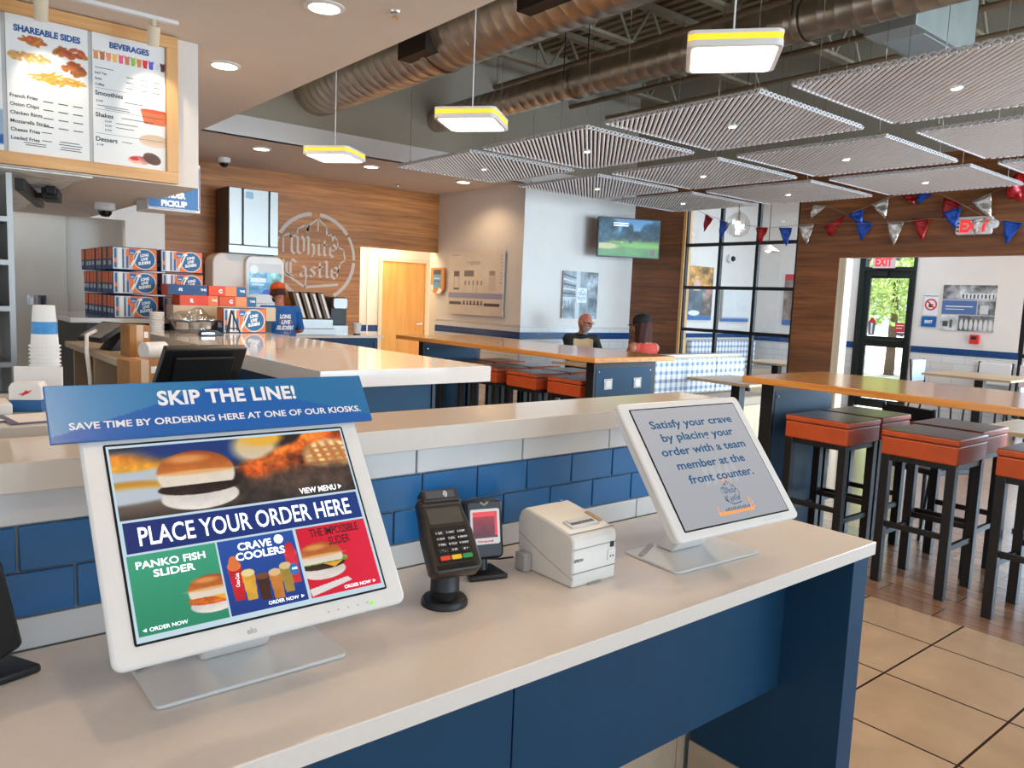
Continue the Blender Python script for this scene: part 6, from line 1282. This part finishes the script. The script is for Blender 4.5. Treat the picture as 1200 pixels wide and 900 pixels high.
def eyes(P, HR, root):
    F = Matrix.Translation(P['head']) @ HR.to_4x4()
    for sx in (-1, 1):
        b = MB(); c = F @ Vector((sx*.032, -.083, .01)); b.ball(c, .011, n=2); b.build('eye', mat('eye_dark', (40, 30, 26), .2), root, smooth=True)
eyes(P, HR, root)
t = thing('paper_bag', 'crumpled brown paper bag standing on the table in front of the bald man', 'bag', (6.62, 6.72, .7405), radians(-42)); b = MB(); b.prism([(-.12, 0), (.12, 0), (.125, .28), (.06, .295), (-.03, .28), (-.115, .29)], -.05, .05, 'Y'); b.build('bag', mat('kraft_paper', (206, 172, 132), .8, noise=.12, nscale=14, bump=.5), t, bevel=.008)
b = MB(); b.box(.03, -.052, .01, .11, -.0502, .19); b.build('white_panel', mat('bag_label', (214, 206, 198), .7), t)
J = seat_pose(.06, .0); J['headrot'] = (.08, 0, .6)
for s_, x_ in (('L', 1), ('R', -1)): J['sh'+s_] = (x_*.145, -.06, .97); J['el'+s_] = (x_*.19, -.2, .755)
root, body, P, HR = person('person', 'woman in a black cap and coral top seated with her back to us', (6.80, 5.86, 0), radians(180-12), J, torso=(.15, .148), female=True)
garment('top', body, SHIRTR, lambda c: .5 < c.z < P['neck'].z-.045 and abs(c.x) < .15-.2*max(0, c.z-(P['neck'].z-.14)) and c.y > -.26, .006)
garment('trousers', body, DENIM, lambda c: c.z <= .54 and c.z > .1, .006); garment('shoe', body, BLACK, lambda c: c.z <= .10, .006)
Hd = P['head']; IV = HR.transposed(); eyes(P, HR, root)
# long hair falling over the back of the neck
def hair_long(P, HR, root, m, L=.36):
    F = Matrix.Translation(P['head']) @ HR.to_4x4(); b = MB(); n = 26; rows = []
    for j in range(12):
        t = j/11; ring = []
        for k in range(n+1):
            a = -.25*pi + 1.5*pi*k/n; w = .09+.022*sin(pi*t*.9)+.012*t; dd = .108-.03*t
            wob = .006*sin(9*a+5*t); x = (w+wob)*cos(a); y = (dd+wob)*sin(a)+.012; z = .075*(1-t)**.5*1.0-.02-L*t**1.1-.012*sin(7*a)*t
            ring.append(b.bm.verts.new(F @ Vector((x, y, z))))
        rows.append(ring)
    for j in range(11):
        for k in range(n): b.bm.faces.new((rows[j][k], rows[j][k+1], rows[j+1][k+1], rows[j+1][k]))
    o = b.build('hair', m, root, smooth=True); s = o.modifiers.new('thick', 'SOLIDIFY'); s.thickness = .02
def cap(P, HR, root, m, back=False):
    F = Matrix.Translation(P['head']) @ HR.to_4x4(); b = MB(); prof = [(.098, .03), (.104, .045), (.1, .085), (.08, .12), (.045, .138), (.001, .142)]
    b.lathe(prof, 26, cap=False, M=F @ Matrix.Diagonal((.9, 1.1, 1, 1))); o = b.build('cap', m, root, smooth=True); s = o.modifiers.new('thick', 'SOLIDIFY'); s.thickness = .006
    b = MB(); pts = [(.075*cos(a)*1.0, -.085-.085*abs(sin(a))) for a in [pi+pi*k/12 for k in range(13)]]; b.prism([(x, y) for x, y in pts]+[(.07, -.07), (-.07, -.07)], .036, .042, 'Z', M=F @ Matrix.Rotation(.12, 4, 'X')); b.build('brim', m, root, bevel=.002)
    b = MB(); b.ball((0, 0, .143), .008, n=1, M=F); b.build('cap_button', m, root)
hair_long(P, HR, root, HAIRB); cap(P, HR, root, mat('black_cloth', (18, 18, 20), .8, noise=.1))
# worker at the soda fountain
J = dict(pelvis=(0, .03, .86), chest=(0, -.03, 1.2), neck=(0, -.075, 1.40), head=(.0, -.12, 1.545), headrot=(.3, 0, 0))
for s, x in (('L', 1), ('R', -1)):
    J['sh'+s] = (x*.2, -.06, 1.33); J['el'+s] = (x*.31, -.12, 1.08); J['wr'+s] = (x*.2, -.34, 1.03); J['ha'+s] = (x*.15, -.44, 1.03)
    J['hip'+s] = (x*.095, .02, .84); J['kn'+s] = (x*.11, -.02, .46); J['an'+s] = (x*.11, .03, .09); J['to'+s] = (x*.13, -.12, .045)
root, body, P, HR = person('person', 'worker seen from behind in an orange cap and blue lettered shirt', (3.67, 8.75, 0), radians(180+2), J, scale=.925, torso=(.175, .19))
sh = garment('shirt', body, SHIRTB, lambda c: .82 < c.z < P['neck'].z-.02 and c.y > -.3 and (abs(c.x) < .22 or (c.z > 1.09 and c.y > -.17)), .009)
garment('trousers', body, DENIM, lambda c: c.z <= .84 and c.z > .1 and abs(c.x) < .24 and c.y > -.25, .006); garment('shoe', body, BLACK, lambda c: c.z <= .10, .006)
eyes(P, HR, root); cap(P, HR, root, ORANGE)
F = Matrix.Translation(P['head']) @ HR.to_4x4(); Hd = P['head']; IV = HR.transposed()
garment('hair', body, HAIRB, lambda c: (lambda q: q.y > -.01 and -.045 < q.z < .06 and abs(q.x) < .09)(hl(c)), .004)
b = MB()
for sx in (-1, 1): b.tube([F @ Vector((sx*.084, .03, .01)), F @ Vector((sx*.088, .0, -.03)), F @ Vector((sx*.075, -.06, -.05))], .003, 5)
b.build('mask_strap', TXTK, root, smooth=True); b = MB(); b.ball(F @ Vector((0, -.085, -.055)), .055, 1, .6, .9, n=2); b.build('face_mask', mat('mask_cloth', (40, 60, 90), .8), root, smooth=True)
# lettering draped on the back of the shirt
bv = BVHTree.FromPolygons([v.co[:] for v in sh.data.vertices], [tuple(p.vertices) for p in sh.data.polygons])
tx = TX()
for s, y, w in (('LONG', .07, .15), ('LIVE', .0, .125), ('SLIDERS', -.07, .23)): tx.add(s, 0, y, w=w, h=.05, bold=.06, shear=.2)
t2 = TX(); t2.disc(0, -.0, .1, .13, 0, 40); t3 = TX(); castle(t3, 0, -.155, .035)
def drape(tx, name, m, off):
    o = tx.build(name, m, root, frame((0, .6, 1.19), (-1, 0, 0), (0, 0, 1)), 0)
    for v in o.data.vertices:
        h = bv.ray_cast(Vector((v.co.x, .6, v.co.z)), Vector((0, -1, 0)))
        v.co = (h[0].x, h[0].y+.004+off, h[0].z) if h[0] else (v.co.x, .13, v.co.z)
drape(tx, 'shirt_lettering', TXTW, .0025); drape(t3, 'shirt_emblem', mat('grey_print', (190, 196, 200), .6), .0025)
t2 = TX()
for k in range(60):
    a, q = random.uniform(0, 2*pi), sqrt(random.random()); t2.disc(.1*q*cos(a), -.03+.13*q*sin(a), .008, mi=0, n=6)
drape(t2, 'shirt_splash', mat('orange_print', (176, 112, 60), .7), .0012)
